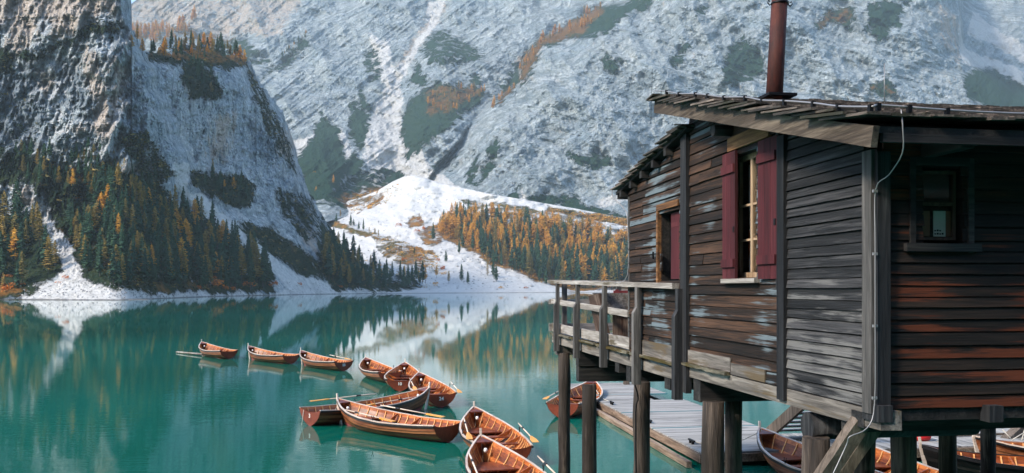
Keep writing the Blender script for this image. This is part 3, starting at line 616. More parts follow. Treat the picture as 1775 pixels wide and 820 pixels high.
# far slopes
RG = [(900,128),(905,100),(928,72),(983,48),(1030,16),(1060,8),(1040,40),(985,62),(940,78),(918,118)]
lab = {'spruce': 'tiny dark spruce on the far mountain', 'larch': 'tiny golden larch on the ridge of the far mountain', 'olive': 'tiny ochre larch on the ridge of the far mountain'}
wood_lot(RG, 44, atB, lambda x, y: (8, 19), mixer(0, .8), lab, 'larches on the far ridge', False, 4)
wood_lot([(852,183),(880,160),(898,152),(870,180),(852,190)], 10, atB, lambda x, y: (9, 18), mixer(0, .8), lab, 'larches on the far ridge', False, 3)
wood_lot([(738,170),(755,155),(838,152),(842,165),(800,190),(770,205),(742,196)], 34, atB, lambda x, y: (9, 17), mixer(0, .45), {'larch': 'tiny ochre larch in the green patch beside the central gully', 'olive': 'tiny dull larch in the green patch beside the central gully', 'spruce': ''}, 'larches beside the central gully', False, 5)
wood_lot([(228,55),(262,50),(300,52),(340,30),(352,36),(318,66),(262,84),(230,72)], 46, atB, lambda x, y: (14, 26), mixer(0, .95), {'larch': 'pale golden larch behind the rocky buttress', 'olive': 'pale ochre larch behind the rocky buttress', 'spruce': ''}, 'larches behind the buttress', False, 4)
wood_lot([(468,112),(482,100),(530,56),(535,62),(490,106)], 14, atB, lambda x, y: (8, 14), mixer(.6, .1), {'larch': 'tiny larch on the diagonal ledge of the far mountain', 'olive': 'tiny brown larch on the diagonal ledge of the far mountain', 'spruce': 'tiny dark spruce on the diagonal ledge of the far mountain'}, 'trees on the diagonal ledge', False, 4)
# bushes
def bush(kind, at, px, py, wpx, label, group):
    p = at(px, py); s = wpx / F * p.y; me = BUSH[kind][rnd.randrange(4)]
    o = tag(link('autumn_bush' if kind != 'green' else 'dwarf_pine', me, None, p - Vector((0, 0, s * .1)), (0, 0, rnd.uniform(0, 6.28))), label, 'bush', group); o.scale = (s, s, s * rnd.uniform(.9, 1.5))
for x, y, w_ in ((373,498,22),(368,485,16),(428,497,18),(432,490,13),(218,472,12),(270,420,11),(100,492,12),(20,500,22),(8,505,18),(34,497,14),(390,503,12),(404,504,12),(470,497,12),(345,500,10),(255,425,12),(15,482,14),(160,404,8),(135,345,8),(112,484,12),(520,494,9),(480,494,12),(240,497,9)):
    bush('rust', atA, x, y, w_, 'rusty orange bush on the left bank of the lake', 'orange bushes on the left bank')
for x, y, w_ in ((590,498,12),(620,501,10),(650,492,10),(766,468,13),(768,476,11),(738,497,11),(718,494,10),(756,497,10),(700,452,9),(728,452,9),(722,446,8),(760,452,7),(690,392,9),(640,362,10),(736,398,10),(722,402,9),(745,406,8),(840,442,8),(728,384,8),(755,395,8),(868,500,9),(911,500,8),(545,300,6)):
    bush('rust' if rnd.random() < .6 else 'gold', atC if x > 600 else atA, x, y, w_, 'small orange bush on the pale scree fan', 'orange bushes on the scree fan')
# dwarf pine and scrub: ground cover nobody could count
def scrub(name, mats, at, polys, n, size, kinds, label):
    r = random.Random(5); big = MB()
    for _ in range(n):
        poly = r.choice(polys); x, y = inpoly(poly); p = at(x, y); s = r.uniform(*size); m = 0 if r.random() < kinds else 1; t0 = r.random()
        for _ in range(8):
            c = p + Vector((r.uniform(-1,1), r.uniform(-1,1), r.uniform(-.2,.6))) * s * .6
            q = [c + Vector((r.uniform(-1,1), r.uniform(-1,1), r.uniform(-.5,.7))) * s * .4 for _ in range(3)]; big.tri(*q, t0, m)
    tag(big.build(name, mats), label, name.replace('_', ' '), kind='stuff')
scrub('dwarf_pine_scrub', [M['mugo'], M['larch_olive']], atA, [p[1] if isinstance(p, tuple) else p for p in A_VEG] + [[(102,330),(263,320),(340,371),(413,415),(476,500),(220,503),(128,433)]] * 5, 5200, (1.0, 3.2), .82, 'dark green dwarf pine scrub covering the ledges and foot of the left cliff')
scrub('autumn_scrub', [M['larch_olive'], M['larch']], atC, [FOREST_R] * 3 + [[(800,350),(870,355),(1000,378),(1092,398),(1092,418),(900,385)], [(950,360),(1092,380),(1092,392),(953,366)], [(560,350),(612,340),(700,318),(668,355),(617,368)], [(640,400),(760,440),(760,470),(680,450)], [(560,440),(740,470),(740,500),(600,500)]], 2600, (1.5, 4.5), .55, 'ochre autumn scrub under the far forest and on the scree')
# boulders and drift on the scree: rubble
r_ = random.Random(9); mb = MB()
for _ in range(1500):
    x, y = r_.uniform(560, 930), r_.uniform(335, 503)
    if y < ctop(x) + 4: continue
    p = atC(x, y); s = r_.uniform(.3, 1.3) * (2 if r_.random() < .06 else 1); n = len(mb.v)
    mb.v += [tuple(p + Vector((a * s * r_.uniform(.7,1.2), b * s * r_.uniform(.7,1.2), c * s * r_.uniform(.6,1)))) for a, b, c in ((1,0,0),(0,1,0),(-1,0,0),(0,-1,0),(0,0,.9),(0,0,-.6))]
    for a, b, c in ((0,1,4),(1,2,4),(2,3,4),(3,0,4),(1,0,5),(2,1,5),(3,2,5),(0,3,5)): mb.face((n+a,n+b,n+c), r_.random())
for _ in range(900):
    x, y = r_.uniform(30, 600), r_.uniform(488, 516)
    if sdf(np.array([x]), np.array([y]), A_SCREE[0])[0] < 0 and sdf(np.array([x]), np.array([y]), A_SCREE[1])[0] < 0: continue
    p = atA(x, y)
    if p.z < .02: continue
    s = r_.uniform(.12, .5); n = len(mb.v)
    mb.v += [tuple(p + Vector((a * s * r_.uniform(.7,1.2), b * s * r_.uniform(.7,1.2), c * s * r_.uniform(.6,1)))) for a, b, c in ((1,0,0),(0,1,0),(-1,0,0),(0,-1,0),(0,0,.9),(0,0,-.6))]
    for a, b, c in ((0,1,4),(1,2,4),(2,3,4),(3,0,4),(1,0,5),(2,1,5),(3,2,5),(0,3,5)): mb.face((n+a,n+b,n+c), r_.random())
tag(mb.build('boulders', plain('boulder_rock', (.34,.34,.33), .9)), 'loose grey boulders scattered over the white scree fan', 'boulders', kind='stuff')
# plant the trees: the 280 largest of a kind stand as things, the smaller ones far off fill in as one mass each
cnt = {'spruce': 0, 'larch': 0}; rest = {'spruce': [], 'larch': [], 'olive': []}
for a, k in sorted(PLAN, key=lambda q: -q[0][4]):
    c_ = CAT[a[0]]; cnt[c_] += 1
    if cnt[c_] <= 285: plant_now(*a, **k)
    else: rest[a[0]].append(a)
for kind, nm, lb, ct in (('spruce', 'spruce_forest', 'small dark spruces filling the forest and slopes across the lake', 'forest'), ('larch', 'larch_forest', 'small golden larches filling the forest and ridges across the lake', 'forest'), ('olive', 'larch_forest', 'small dull ochre larches filling the forest across the lake', 'forest')):
    Vs, Fs, ms, ts, off = [], [], [], [], 0
    data = []
    for i in range(NV):
        me = PROTO[kind][i][2]; v = np.empty(len(me.vertices) * 3); me.vertices.foreach_get('co', v); f = [tuple(p.vertices) for p in me.polygons]; mi = [p.material_index for p in me.polygons]; data.append((v.reshape(-1, 3), f, mi))
    for a in rest[kind]:
        p = a[1](a[2], a[3]); h = a[4] / F * p.y; v, f, mi = data[rnd.randrange(NV)]; an = rnd.uniform(0, 6.28); wd = h * rnd.uniform(.85, 1.2); tt = rnd.random()
        q = np.stack([(v[:, 0] * math.cos(an) - v[:, 1] * math.sin(an)) * wd + p.x, (v[:, 0] * math.sin(an) + v[:, 1] * math.cos(an)) * wd + p.y, v[:, 2] * h + p.z - .4], -1); Vs.append(q)
        Fs += [tuple(x + off for x in t_) for t_ in f]; ms += mi; ts += [tt] * len(mi); off += len(v)
    if not Vs: continue
    me = bpy.data.meshes.new(nm); me.from_pydata(np.vstack(Vs).tolist(), [], Fs); me.materials.append(PROTO[kind][0][2].materials[0]); me.materials.append(M['bark']); me.polygons.foreach_set('material_index', ms)
    at_ = me.attributes.new('tint', 'FLOAT', 'FACE'); at_.data.foreach_set('value', ts); tag(link(nm, me), lb, ct, kind='stuff')

# ------------------------------------------------------------------ rowing boats
BL = 4.7
CV = dict(b=[(0,.50),(.1,.57),(.25,.66),(.45,.72),(.62,.67),(.75,.56),(.86,.38),(.94,.2),(1,.03)], sh=[(0,.50),(.15,.45),(.4,.41),(.6,.44),(.75,.50),(.88,.60),(1,.74)], k=[(0,.0),(.15,-.06),(.5,-.12),(.85,-.1),(.93,-.08),(1,-.06)])
def cv(n, s): a = CV[n]; return float(np.interp(s, [p[0] for p in a], [p[1] for p in a]))
def hullpt(s, t, side, inset=0.0):
    b, sh, k = cv('b', s) - inset, cv('sh', s), cv('k', s) + inset * 1.2
    b = max(b, .012); y = b * (1 - (1 - t) ** 2.1) * (.9 + .1 * t) if s > 0 else b * (1 - (1 - t) ** 2.1) * (.9 + .1 * t)
    full = min(1, (1 - s) / .3); y *= (t ** (1 - full)) if t > 0 else 1
    x = BL * (s - .5) - (1 - t) ** 2 * .42 * max(0, (s - .72) / .28) ** 1.5 - (inset * 2 if s > .97 else 0)
    z = k + (sh - k) * (t ** (1.25 - .25 * (1 - full)))
    return Vector((x, side * y, z))
SS = [i / 26 for i in range(27)]; NT_ = 8
def make_boat_meshes(black=False, rusty=False):
    H = {}
    m = MB()
    for side in (1, -1):
        for j in range(NT_):
            t0, t1 = j / NT_, (j + 1) / NT_; n = len(m.v); tint = rnd.random()
            for s in SS:
                a = hullpt(s, t0, side); b = hullpt(s, t1, side); lap = .02 if s < .97 else .003
                m.v.append(tuple(a + Vector((0, side * lap, -.004)))); m.v.append(tuple(b))
            for i in range(len(SS) - 1):
                zc = (m.v[n + 2*i][2] + m.v[n + 2*i + 3][2]) / 2; f = (n+2*i, n+2*i+2, n+2*i+3, n+2*i+1); f = f if side < 0 else f[::-1]
                m.face(f, tint, 1 if zc < .055 else 0, True)
    H['hull'] = m.mesh('hull', [M['black_hull'] if black else M['hull_red'] if rusty else M['hull'], M['bottom_paint']])
    m = MB()
    for side in (1, -1):
        for j in range(NT_):
            n = len(m.v); tint = rnd.random()
            for s in SS:
                for t in (j / NT_, (j + 1) / NT_): m.v.append(tuple(hullpt(s, t, side, .022)))
            for i in range(len(SS) - 1):
                f = (n+2*i, n+2*i+1, n+2*i+3, n+2*i+2); m.face(f if side < 0 else f[::-1], tint, 0, True)
    H['lining'] = m.mesh('lining', M['lining'])
    m = MB()                                     # transom: sheared notch at the top
    lv = [(-.0 + .5 * i / 8) for i in range(9)]
    out = [hullpt(0, j / NT_, 1) for j in range(NT_ + 1)]
    for xo, flip in ((-.004, False), (.03, True)):
        for j in range(NT_):
            a, b = out[j], out[j + 1]; a2, b2 = Vector((a.x, -a.y, a.z)), Vector((b.x, -b.y, b.z)); o = Vector((xo, 0, 0))
            def dip(p, k): return p
            q = [a + o, b + o, b2 + o, a2 + o]; q = q[::-1] if flip else q
            if j == NT_ - 1:                      # hollowed top edge
                n = len(m.v); K = 10; top = []; bot = []
                for k in range(K + 1):
                    f_ = k / K; yy = b.y * (1 - 2 * f_); top.append((a.x + xo, yy, b.z - .085 * math.sin(math.pi * f_) ** .6)); bot.append((a.x + xo, a.y * (1 - 2 * f_), a.z))
                m.v += top + bot
                for k in range(K): f = (n+k, n+k+1, n+K+2+k, n+K+1+k); m.face(f if not flip else f[::-1], .4, 0)
            else: m.quad(*q, .4, 1 if (a.z + b.z) / 2 < .055 else 0)
    H['transom'] = m.mesh('transom', [M['black_hull'] if black else M['hull_red'], M['bottom_paint']])
    for nm, inset, rz, wd, ht, mt in (('gunwale', .0, .0, .045, .03, 'gunwale'), ('rubbing_strake', -.022, -.035, .03, .045, 'rubber')):
        m = MB()
        for side in (1, -1):
            P = []
            for s in SS: p = hullpt(s, 1, side); P.append(p + Vector((0, -side * inset if s < .99 else 0, rz)))
            n = len(m.v)
            for p in P:
                for dy, dz in ((-wd/2, -ht/2), (wd/2, -ht/2), (wd/2, ht/2), (-wd/2, ht/2)): m.v.append((p.x + (0 if p.x < BL * .49 else .02), p.y + dy, p.z + dz))
            for i in range(len(P) - 1):
                for k in range(4): o = n + 4*i; m.face((o+k, o+(k+1)%4, o+4+(k+1)%4, o+4+k)[::-1], .5)
            m.face((n, n+1, n+2, n+3), .5)
        H[nm] = m.mesh(nm, M['black_hull'] if black and nm == 'gunwale' else M[mt])
    H['ribs'] = []
    for k in range(15):                           # steamed ribs, each one bent across the keel
        s = .06 + k * .062; m = MB()
        P = [hullpt(s, t, 1, .03) for t in (.97, .85, .7, .55, .4, .25, .1)] + [hullpt(s, t, -1, .03) for t in (.1, .25, .4, .55, .7, .85, .97)]
        for j, p in enumerate(P):
            for dx, dd in ((-.014, 0), (.014, 0), (.014, .022), (-.014, .022)):
                q = Vector((0, -p.y, .25 - p.z)); q = q.normalized() * dd if q.length > 1e-4 else Vector((0, 0, dd)); m.v.append((p.x + dx, p.y + q.y, p.z + q.z))
        for j in range(len(P) - 1):
            for c_ in range(4): o = 4 * j; m.face((o+c_, o+4+c_, o+4+(c_+1)%4, o+(c_+1)%4), .5)
        m.face((0,1,2,3), .5); o = 4 * len(P) - 4; m.face((o+3,o+2,o+1,o), .5); H['ribs'].append(m.mesh('rib', M['rib']))
    m = MB()
    for y in (-.24,-.14,-.04,.06,.16,.26): m.box(-1.9, 1.35 - abs(y) * 1.5, y - .042, y + .042, -.015, .002, rnd.random())
    H['floorboards'] = m.mesh('floorboards', M['bench'])
    m = MB(); sp = hullpt(1, 1, 1); m.beam((sp.x - .16, 0, -.1), (sp.x + .03, 0, sp.z + .0), .05, .07, tint=.6); m.beam((sp.x + .025, 0, sp.z - .03), (sp.x + .05, 0, sp.z + .16), .042, .05, tint=.8)
    H['stem'] = m.mesh('stem', M['gunwale'])
    m = MB(); a, b, c = hullpt(.93, 1, 1, .02), hullpt(.93, 1, -1, .02), hullpt(.985, 1, 1, .02)
    n = len(m.v); m.v += [tuple(a), tuple(b), (c.x, 0, c.z), (a.x, a.y, a.z - .03), (b.x, b.y, b.z - .03), (c.x, 0, c.z - .03)]
    for f in ((0,2,1),(3,4,5),(0,1,4,3),(1,2,5,4),(2,0,3,5)): m.face([n+i for i in f], .2)
    H['breasthook'] = m.mesh('breasthook', M['bench'])
    def thw(s0, s1, z):
        m = MB(); 
        def w(s): 
            lo = [hullpt(s, t, 1, .035) for t in np.linspace(0, 1, 30)]; return float(np.interp(z, [p.z for p in lo], [p.y for p in lo]))
        K = 4
        for k in range(K):
            a, b = s0 + (s1 - s0) * k / K, s0 + (s1 - s0) * (k + 1) / K; xa, xb = BL * (a - .5), BL * (b - .5)
            m.hexa([(xa,-w(a),z-.028),(xb,-w(b),z-.028),(xb,w(b),z-.028),(xa,w(a),z-.028),(xa,-w(a),z),(xb,-w(b),z),(xb,w(b),z),(xa,w(a),z)], .3 + .1 * k)
        return m.mesh('thwart', M['bench'])
    H['seats'] = [('thwart', thw(.36, .41, .24)), ('thwart', thw(.56, .61, .25)), ('stern_seat', thw(.02, .16, .23)), ('bow_seat', thw(.70, .88, .27))]
    H['knees'] = []
    for s in (.385, .585):
        for side in (1, -1):
            m = MB(); x = BL * (s - .5); 
            a = hullpt(s, .97, side, .04); b = hullpt(s, .55, side, .04)
            m.hexa([(x-.02,a.y,a.z),(x+.02,a.y,a.z),(x+.02,b.y,.25),(x-.02,b.y,.25),(x-.02,a.y-side*.05,a.z),(x+.02,a.y-side*.05,a.z),(x+.02,b.y-side*.24,.25),(x-.02,b.y-side*.24,.25)], .6); H['knees'].append(m.mesh('knee', M['lining']))
    H['rowlocks'] = []
    for side in (1, -1):
        m = MB(); p = hullpt(.47, 1, side); p.z += .015; m.tube([p, p + Vector((0,0,.05))], .012, 6); m.tube([p + Vector((-.04,0,.12)), p + Vector((-.035,0,.065)), p + Vector((0,0,.05)), p + Vector((.035,0,.065)), p + Vector((.04,0,.12))], .009, 6); H['rowlocks'].append(m.mesh('rowlock', M['iron']))
    m = MB(); m.tube([(BL*.40, 0, .46), (BL*.40, 0, .5), (BL*.40+.01, 0, .55)], [.03,.045,.03], 8, .9); H['fitting'] = m.mesh('bow_fitting', M['white'])
    return H
def boat_root(H, loc, rz, label, fit=True):
    o = empty('rowing_boat', loc, rz, label=label, cat='rowing boat', group='wooden rowing boats on the lake')
    for k in ('hull', 'lining', 'transom', 'gunwale', 'rubbing_strake', 'floorboards', 'stem', 'breasthook'): link(k, H[k], o)
    for nm, me in H['seats']: link(nm, me, o)
    for me in H['ribs']: link('rib', me, o)
    for me in H['knees']: link('knee', me, o)
    for me in H['rowlocks']: link('rowlock', me, o)
    if fit: link('bow_fitting', H['fitting'], o)
    return o
def number(txt, o, size=.16):
    cu = bpy.data.curves.new('number', 'FONT'); cu.body = txt; cu.size = size; cu.extrude = .002; cu.align_x = 'CENTER'; cu.offset = .004
    tmp = bpy.data.objects.new('tmp', cu); col.objects.link(tmp); dg = bpy.context.evaluated_depsgraph_get()
    me = bpy.data.meshes.new_from_object(tmp.evaluated_get(dg)); bpy.data.objects.remove(tmp); me.materials.clear(); me.materials.append(M['white'])
    link('number', me, o, (-BL / 2 - .012, 0, .25), (R(90), 0, R(-90)))
OARM = []
for _ in range(1):
    sh = MB(); sh.tube([(0,0,0), (.22,0,0), (.3,0,0), (1.9,0,0)], [.014,.014,.019,.016], 7, .6); cl = MB(); cl.tube([(.62,0,0), (.8,0,0)], .026, 8)
    bl = MB(); pr = [(1.8,.02,.02),(1.95,.045,.016),(2.1,.07,.01),(2.42,.075,.008),(2.45,.07,.006)]; n = 0
    for x, wdt, th in pr: bl.v += [(x,-wdt,-th),(x,wdt,-th),(x,wdt,th),(x,-wdt,th)]
    for i in range(len(pr) - 1):
        for k in range(4): o = 4 * i; bl.face((o+k, o+4+k, o+4+(k+1)%4, o+(k+1)%4)[::-1], .6)
    bl.face((16,17,18,19), .6); bl.face((3,2,1,0), .6)
    OARM = [('shaft', sh.mesh('shaft', M['oar_shaft'])), ('collar', cl.mesh('collar', M['rubber'])), ('blade', bl.mesh('blade', M['oar_blade']))]
def oar(p0, p1, label, roll=0.0):
    p0, p1 = Vector(p0), Vector(p1); d = (p1 - p0).normalized(); o = empty('oar', p0, label=label, cat='oar', group='wooden oars of the rowing boats')
    up = Vector((0, 0, 1)); y = up.cross(d).normalized(); z = d.cross(y)
    o.rotation_euler = (Matrix((d, y, z)).transposed() @ Matrix.Rotation(roll, 3, 'X')).to_euler()
    for nm, me in OARM: link(nm, me, o)
    return o
Hn = make_boat_meshes(); Hb = make_boat_meshes(black=True)
def wpt(px, D): return Vector(((px - CX) / F * D, D, 0))
BOATS = {}
def boat(key, stern, bow_px, away, label, num=None, oars=(), H=None, size=1.0, fit=True):
    S = wpt(stern[0], stern[1]); k = (bow_px - CX) / F; L = BL * size       # bow on the line of sight of column bow_px, L away from the stern
    A = k * k + 1; B_ = -2 * (k * S.x + S.y); C_ = S.x ** 2 + S.y ** 2 - L * L; disc = B_ * B_ - 4 * A * C_
    D = (-B_ + (1 if away else -1) * math.sqrt(max(disc, 0))) / (2 * A); Bw = Vector((k * D, D, 0)); rz = math.atan2(Bw.y - S.y, Bw.x - S.x)
    c = (S + Bw) / 2; c.z = rnd.uniform(-.012, .012); o = boat_root(H or Hn, c, rz, label, fit); o.scale = (size,) * 3
    if num: number(num, o)
    Mw = Matrix.Translation(c) @ Matrix.Rotation(rz, 4, 'Z') @ Matrix.Scale(size, 4)
    for a, b, lb, *rl in oars: oar(Mw @ Vector(a), Mw @ Vector(b), lb, rl[0] if rl else 0)
    BOATS[key] = (o, Mw)
def D_(y): return F * HC / (y - HY)
PRT = ((1.2, .52, .60), (-1.2, .66, .47)); STB = ((1.2, -.52, .60), (-1.2, -.66, .47))
boat(1, (397, D_(622.5)), 350, True, 'farthest left rowing boat, floating alone beside a pale pole', None, [])
boat(2, (505, D_(631)), 431, True, 'brown rowing boat second from the left, its stern behind the next bow', None, [])
boat(3, (596, D_(643)), 522, True, 'rowing boat third from the left with a dark rubbing strake', '23', [((.3,-.6,.60),(-2.1,-.50,.53),'oar with a yellow blade on the third boat from the left')])
boat(4, (676, D_(664)), 634, True, 'pale brown rowing boat whose stern is hidden behind boat number 10', None, [])
boat(5, (693, D_(678.5)), 702, True, 'rowing boat with the white number 10 on its dark stern', '10', [])
boat(6, (765, D_(707)), 727, True, 'rowing boat with the white number 24 on its red brown stern', '24', [((1.5,.5,.62),(-.9,.66,.47),'oar with a round yellow blade on the left rim of boat number 24'), ((-.2,-.74,.62),(-2.4,-.6,.53),'dark handled oar on the right rim of boat number 24')])
boat(7, (537, D_(738)), 743, True, 'rowing boat with the small white number 3, bow pointing right with a pale rim', '3', [((.7,.68,.62),(-1.7,.8,.60),'oar with an orange blade over the far rim of boat number 3'), ((1.5,-.3,.52),(-.9,-.5,.47),'long oar lying inside boat number 3')], size=1.0)
boat(8, (777, D_(767)), 586, True, 'large rowing boat in the middle, seen side on with a black and white rim', None, [((1.0,-.5,.62),(-1.4,-.70,.50),'oar with a pale yellow blade on the far rim of the side on boat'), ((1.6,.38,.54),(-.8,.55,.46),'oar lying along the near rim of the side on boat')], size=1.0)
boat(9, (884, 19.2), 822, True, 'open rowing boat pointing away with two oars, second nearest on the left', None, [((1.3,.46,.62),(-1.1,.70,.48),'oar on the left rim of the second nearest boat'), ((.2,-.76,.60),(-2.2,-.62,.55),'oar with a black collar on the right rim of the second nearest boat')])
boat(10, (934, 14.6), 834, True, 'nearest rowing boat at the bottom edge, its bow resting behind another stern', None, [((1.2,.5,.60),(-1.2,.74,.48),'oar with an orange blade on the left rim of the nearest boat'), ((.5,-.78,.60),(-1.9,-.66,.53),'oar with an orange blade on the right rim of the nearest boat')], size=1.0)
boat(11, (975, D_(726)), 1028, True, 'red brown rowing boat moored behind the first stilts of the boathouse', None, [((.2,.72,.56),(-2.1,.6,.58),'dark oar on the left rim of the boat behind the stilts')])
boat(12, (1530, 15.6), 1318, True, 'brown rowing boat under the hut with its bow pointing at the pale dock', None, [], fit=False)
boat(13, (1480, 19.0), 1720, False, 'rowing boat under the hut with an orange lining, seen through the stilts', None, [], fit=False)
boat(14, (2025, 17.4), 1598, False, 'black painted rowing boat moored against the dock under the hut', None, [], H=Hb, fit=False)
boat(15, (2040, 19.4), 1690, False, 'rowing boat with an orange cloth, moored behind the black boat', None, [])
# number on the black bow
o14, M14 = BOATS[14]
cu = bpy.data.curves.new('number', 'FONT'); cu.body = '34'; cu.size = .17; cu.extrude = .002; tmp = bpy.data.objects.new('tmp', cu); col.objects.link(tmp)
me = bpy.data.meshes.new_from_object(tmp.evaluated_get(bpy.context.evaluated_depsgraph_get())); bpy.data.objects.remove(tmp); me.materials.clear(); me.materials.append(plain('faded_paint', (.12,.12,.12), .7)); link('number', me, o14, (BL*.5-.95, .45, .30), (R(90), 0, R(180-21)))
# pale pole floating beside the first boat
mb = MB(); a = wpt(306, D_(612)); b = wpt(352, D_(617)); mb.tube([a + Vector((0,0,.06)), b + Vector((0,0,.10))], [.05,.06], 8); tag(mb.build('floating_pole', M['rail']), 'pale wooden pole floating beside the farthest left boat', 'pole')
# ------------------------------------------------------------------ boathouse (local frame: x = away from the lake side wall, y = along that wall away from the camera)
TH = R(9.0); C0 = Vector((2.74, 6.5, 0)); ex = Vector((math.cos(TH), math.sin(TH), 0)); ey = Vector((-math.sin(TH), math.cos(TH), 0))
def LW(px, py, v=0.0):                           # point of the plane x=v seen at (px, py): (y, z)
    k = (px - CX) / F; P = C0 + ex * v; u = (k * P.y - P.x) / (ey.x - k * ey.y); D = P.y + u * ey.y
    return u, HC - (py - HY) / F * D
def LF(px, py, u=0.0):                           # point of the plane y=u: (x, z)
    k = (px - CX) / F; P = C0 + ey * u; v = (k * P.y - P.x) / (ex.x - k * ex.y); D = P.y + v * ex.y
    return v, HC - (py - HY) / F * D
def LD(px, py, D):                               # any point at depth D, in local coordinates
    w_ = Vector(ray(px, py, D)); d = w_ - C0; return Vector((d.dot(ex), d.dot(ey), w_.z))
hut = empty('boathouse', C0, TH, label='weathered wooden boathouse on stilts with red shutters and a rusty chimney', cat='boathouse')
def roofA(u): return 5.2 + (u + .55) * .25        # top of the main roof
def roofB(u): return 5.98 - (u - 3.8) * .155      # top of the lower back roof
def planks(plane, a0, a1, z0, z1, pitch, top=None, holes=(), wob=.004, out=.028, jl=(1.2, 2.6)):
    """horizontal lapped boards on plane 'x' (lake wall, boards run along y) or 'y' (front wall, boards run along x)"""
    m = MB(); z = z0
    while z < z1:
        p = pitch * rnd.uniform(.88, 1.14); zt = min(z + p, z1); a = a0; tint = rnd.random()
        while a < a1 - 1e-4:
            e = min(a1, a + rnd.uniform(*jl)); e = a1 if a1 - e < .3 else e; tint = rnd.random(); o0 = out * rnd.uniform(.85, 1.35); g = rnd.uniform(.004, .013)
            n = max(1, int((e - a) / .16)); xs = [a + (e - a) * i / n + (.0015 if i == 0 else 0) for i in range(n + 1)]
            prev = None
            for i in range(n):
                s0, s1 = xs[i], xs[i + 1]; mid = (s0 + s1) / 2
                zb0, zt0 = (prev if prev else (z + g + rnd.uniform(-wob, wob) * .6, zt - rnd.uniform(0, wob))); zb1, zt1 = z + g + rnd.uniform(-wob, wob) * .6, zt - rnd.uniform(0, wob)
                prev = (zb1, zt1)
                segs = [(zb0, zt0, zb1, zt1)]
                for h0, h1, hz0, hz1 in holes:
                    if h0 - .001 < mid < h1 + .001:
                        ns = []
                        for q in segs:
                            if q[0] >= hz1 or q[1] <= hz0: ns.append(q); continue
                            if q[0] < hz0 - .01: ns.append((q[0], hz0, q[2], hz0))
                            if q[1] > hz1 + .01: ns.append((hz1, q[1], hz1, q[3]))
                        segs = ns
                for b0, t0, b1, t1 in segs:
                    if top:
                        t0, t1 = min(t0, top(s0)), min(t1, top(s1))
                        if t0 <= b0 + .004 and t1 <= b1 + .004: continue
                        t0, t1 = max(t0, b0 + .001), max(t1, b1 + .001)
                    ob, ot = o0, o0 * .55
                    if plane == 'x': m.hexa([(-ob,s0,b0),(0,s0,b0),(0,s1,b1),(-ob,s1,b1),(-ot,s0,t0),(0,s0,t0),(0,s1,t1),(-ot,s1,t1)], tint)
                    else: m.hexa([(s0,-ob,b0),(s1,-ob,b1),(s1,0,b1),(s0,0,b0),(s0,-ot,t0),(s1,-ot,t1),(s1,0,t1),(s0,0,t0)], tint)
            a = e
        z = zt
    return m
# openings
uu = lambda px, v=0: LW(px, 500, v)[0]
W1 = (uu(1318), uu(1268), 4.11, 5.38); W2 = (uu(1180), uu(1146), 4.1, 4.98); PB = uu(1358, -.06), uu(1346, -.06); PC = uu(1189, -.07), uu(1179, -.07); WF = (.30, .74, 4.34, 4.93)
topA = lambda u: roofA(u) - .2; topB = lambda u: roofB(u) - .16
ZF = 3.09
planks('x', .13, PB[0], ZF, 5.9, .088, topA, jl=(.9, 3)).build('lake_wall', M['wall_grey'], hut)
planks('x', PB[1], PC[0], ZF, 6.4, .118, topA, [W1], jl=(1.6, 4.4)).build('lake_wall', M['wall_brown'], hut)
planks('x', PC[1], 6.34, 3.0, 6.2, .118, topB, [W2]).build('lake_wall', M['wall_brown'], hut)
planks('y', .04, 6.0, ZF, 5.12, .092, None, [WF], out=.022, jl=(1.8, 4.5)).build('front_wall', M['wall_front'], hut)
# core behind the boards (dark rooms) with floor, far and right walls
m = MB()
def core(x0, x1, y0, y1, z0, z1): m.box(x0, x1, y0, y1, z0, z1, .3)
for (a, b, c, d) in ((.0, W1[0], 0, 0), (W1[1], 4.12, 0, 0)): pass
T = .2
def wallstrip_x(y0, y1, zt, hole=None):           # wall thickness behind the lake side boards
    if hole:
        core(.002, T, y0, hole[0], 3.0, zt); core(.002, T, hole[1], y1, 3.0, zt); core(.002, T, hole[0], hole[1], 3.0, hole[2]); core(.002, T, hole[0], hole[1], hole[3], zt)
    else: core(.002, T, y0, y1, 3.0, zt)
wallstrip_x(.002, 1.6, 5.05); wallstrip_x(1.6, 4.15, 5.45, W1); wallstrip_x(4.15, 6.3, 5.38, W2)
core(T, WF[0], .002, T, 3.0, 5.0); core(WF[1], 6, .002, T, 3.0, 5.0); core(WF[0], WF[1], .002, T, 3.0, WF[2]); core(WF[0], WF[1], .002, T, WF[3], 5.0)
core(T, 6, 6.1, 6.3, 3.0, 5.3); core(5.8, 6, T, 6.1, 3.0, 5.3); core(T, 5.8, T, 6.1, 2.97, 3.03)
m.build('inner_wall', M['beam_long_dark'], hut)
# posts and battens
def part(name, mat, fn): m = MB(); fn(m); return m.build(name, M[mat], hut)
def fac(m): m.box(-.05, -.032, .0, .12, 3.03, 5.06, .4); m.box(-.05, .03, -.05, -.005, 3.03, 5.06, .7)
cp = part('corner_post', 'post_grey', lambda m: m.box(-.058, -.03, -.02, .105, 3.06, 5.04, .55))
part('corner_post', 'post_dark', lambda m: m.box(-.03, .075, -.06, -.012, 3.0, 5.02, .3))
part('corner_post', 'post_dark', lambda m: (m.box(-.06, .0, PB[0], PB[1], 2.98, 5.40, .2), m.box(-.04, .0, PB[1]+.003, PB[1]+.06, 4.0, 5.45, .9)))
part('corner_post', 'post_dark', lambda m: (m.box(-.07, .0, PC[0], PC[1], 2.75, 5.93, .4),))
part('end_board', 'post_grey', lambda m: m.box(-.03, .02, 6.3, 6.38, 2.95, 5.35, .4))
part('lintel', 'lintel', lambda m: m.box(-.05, -.008, uu(1333,-.04), uu(1262,-.04), 5.44, 5.58, .6))
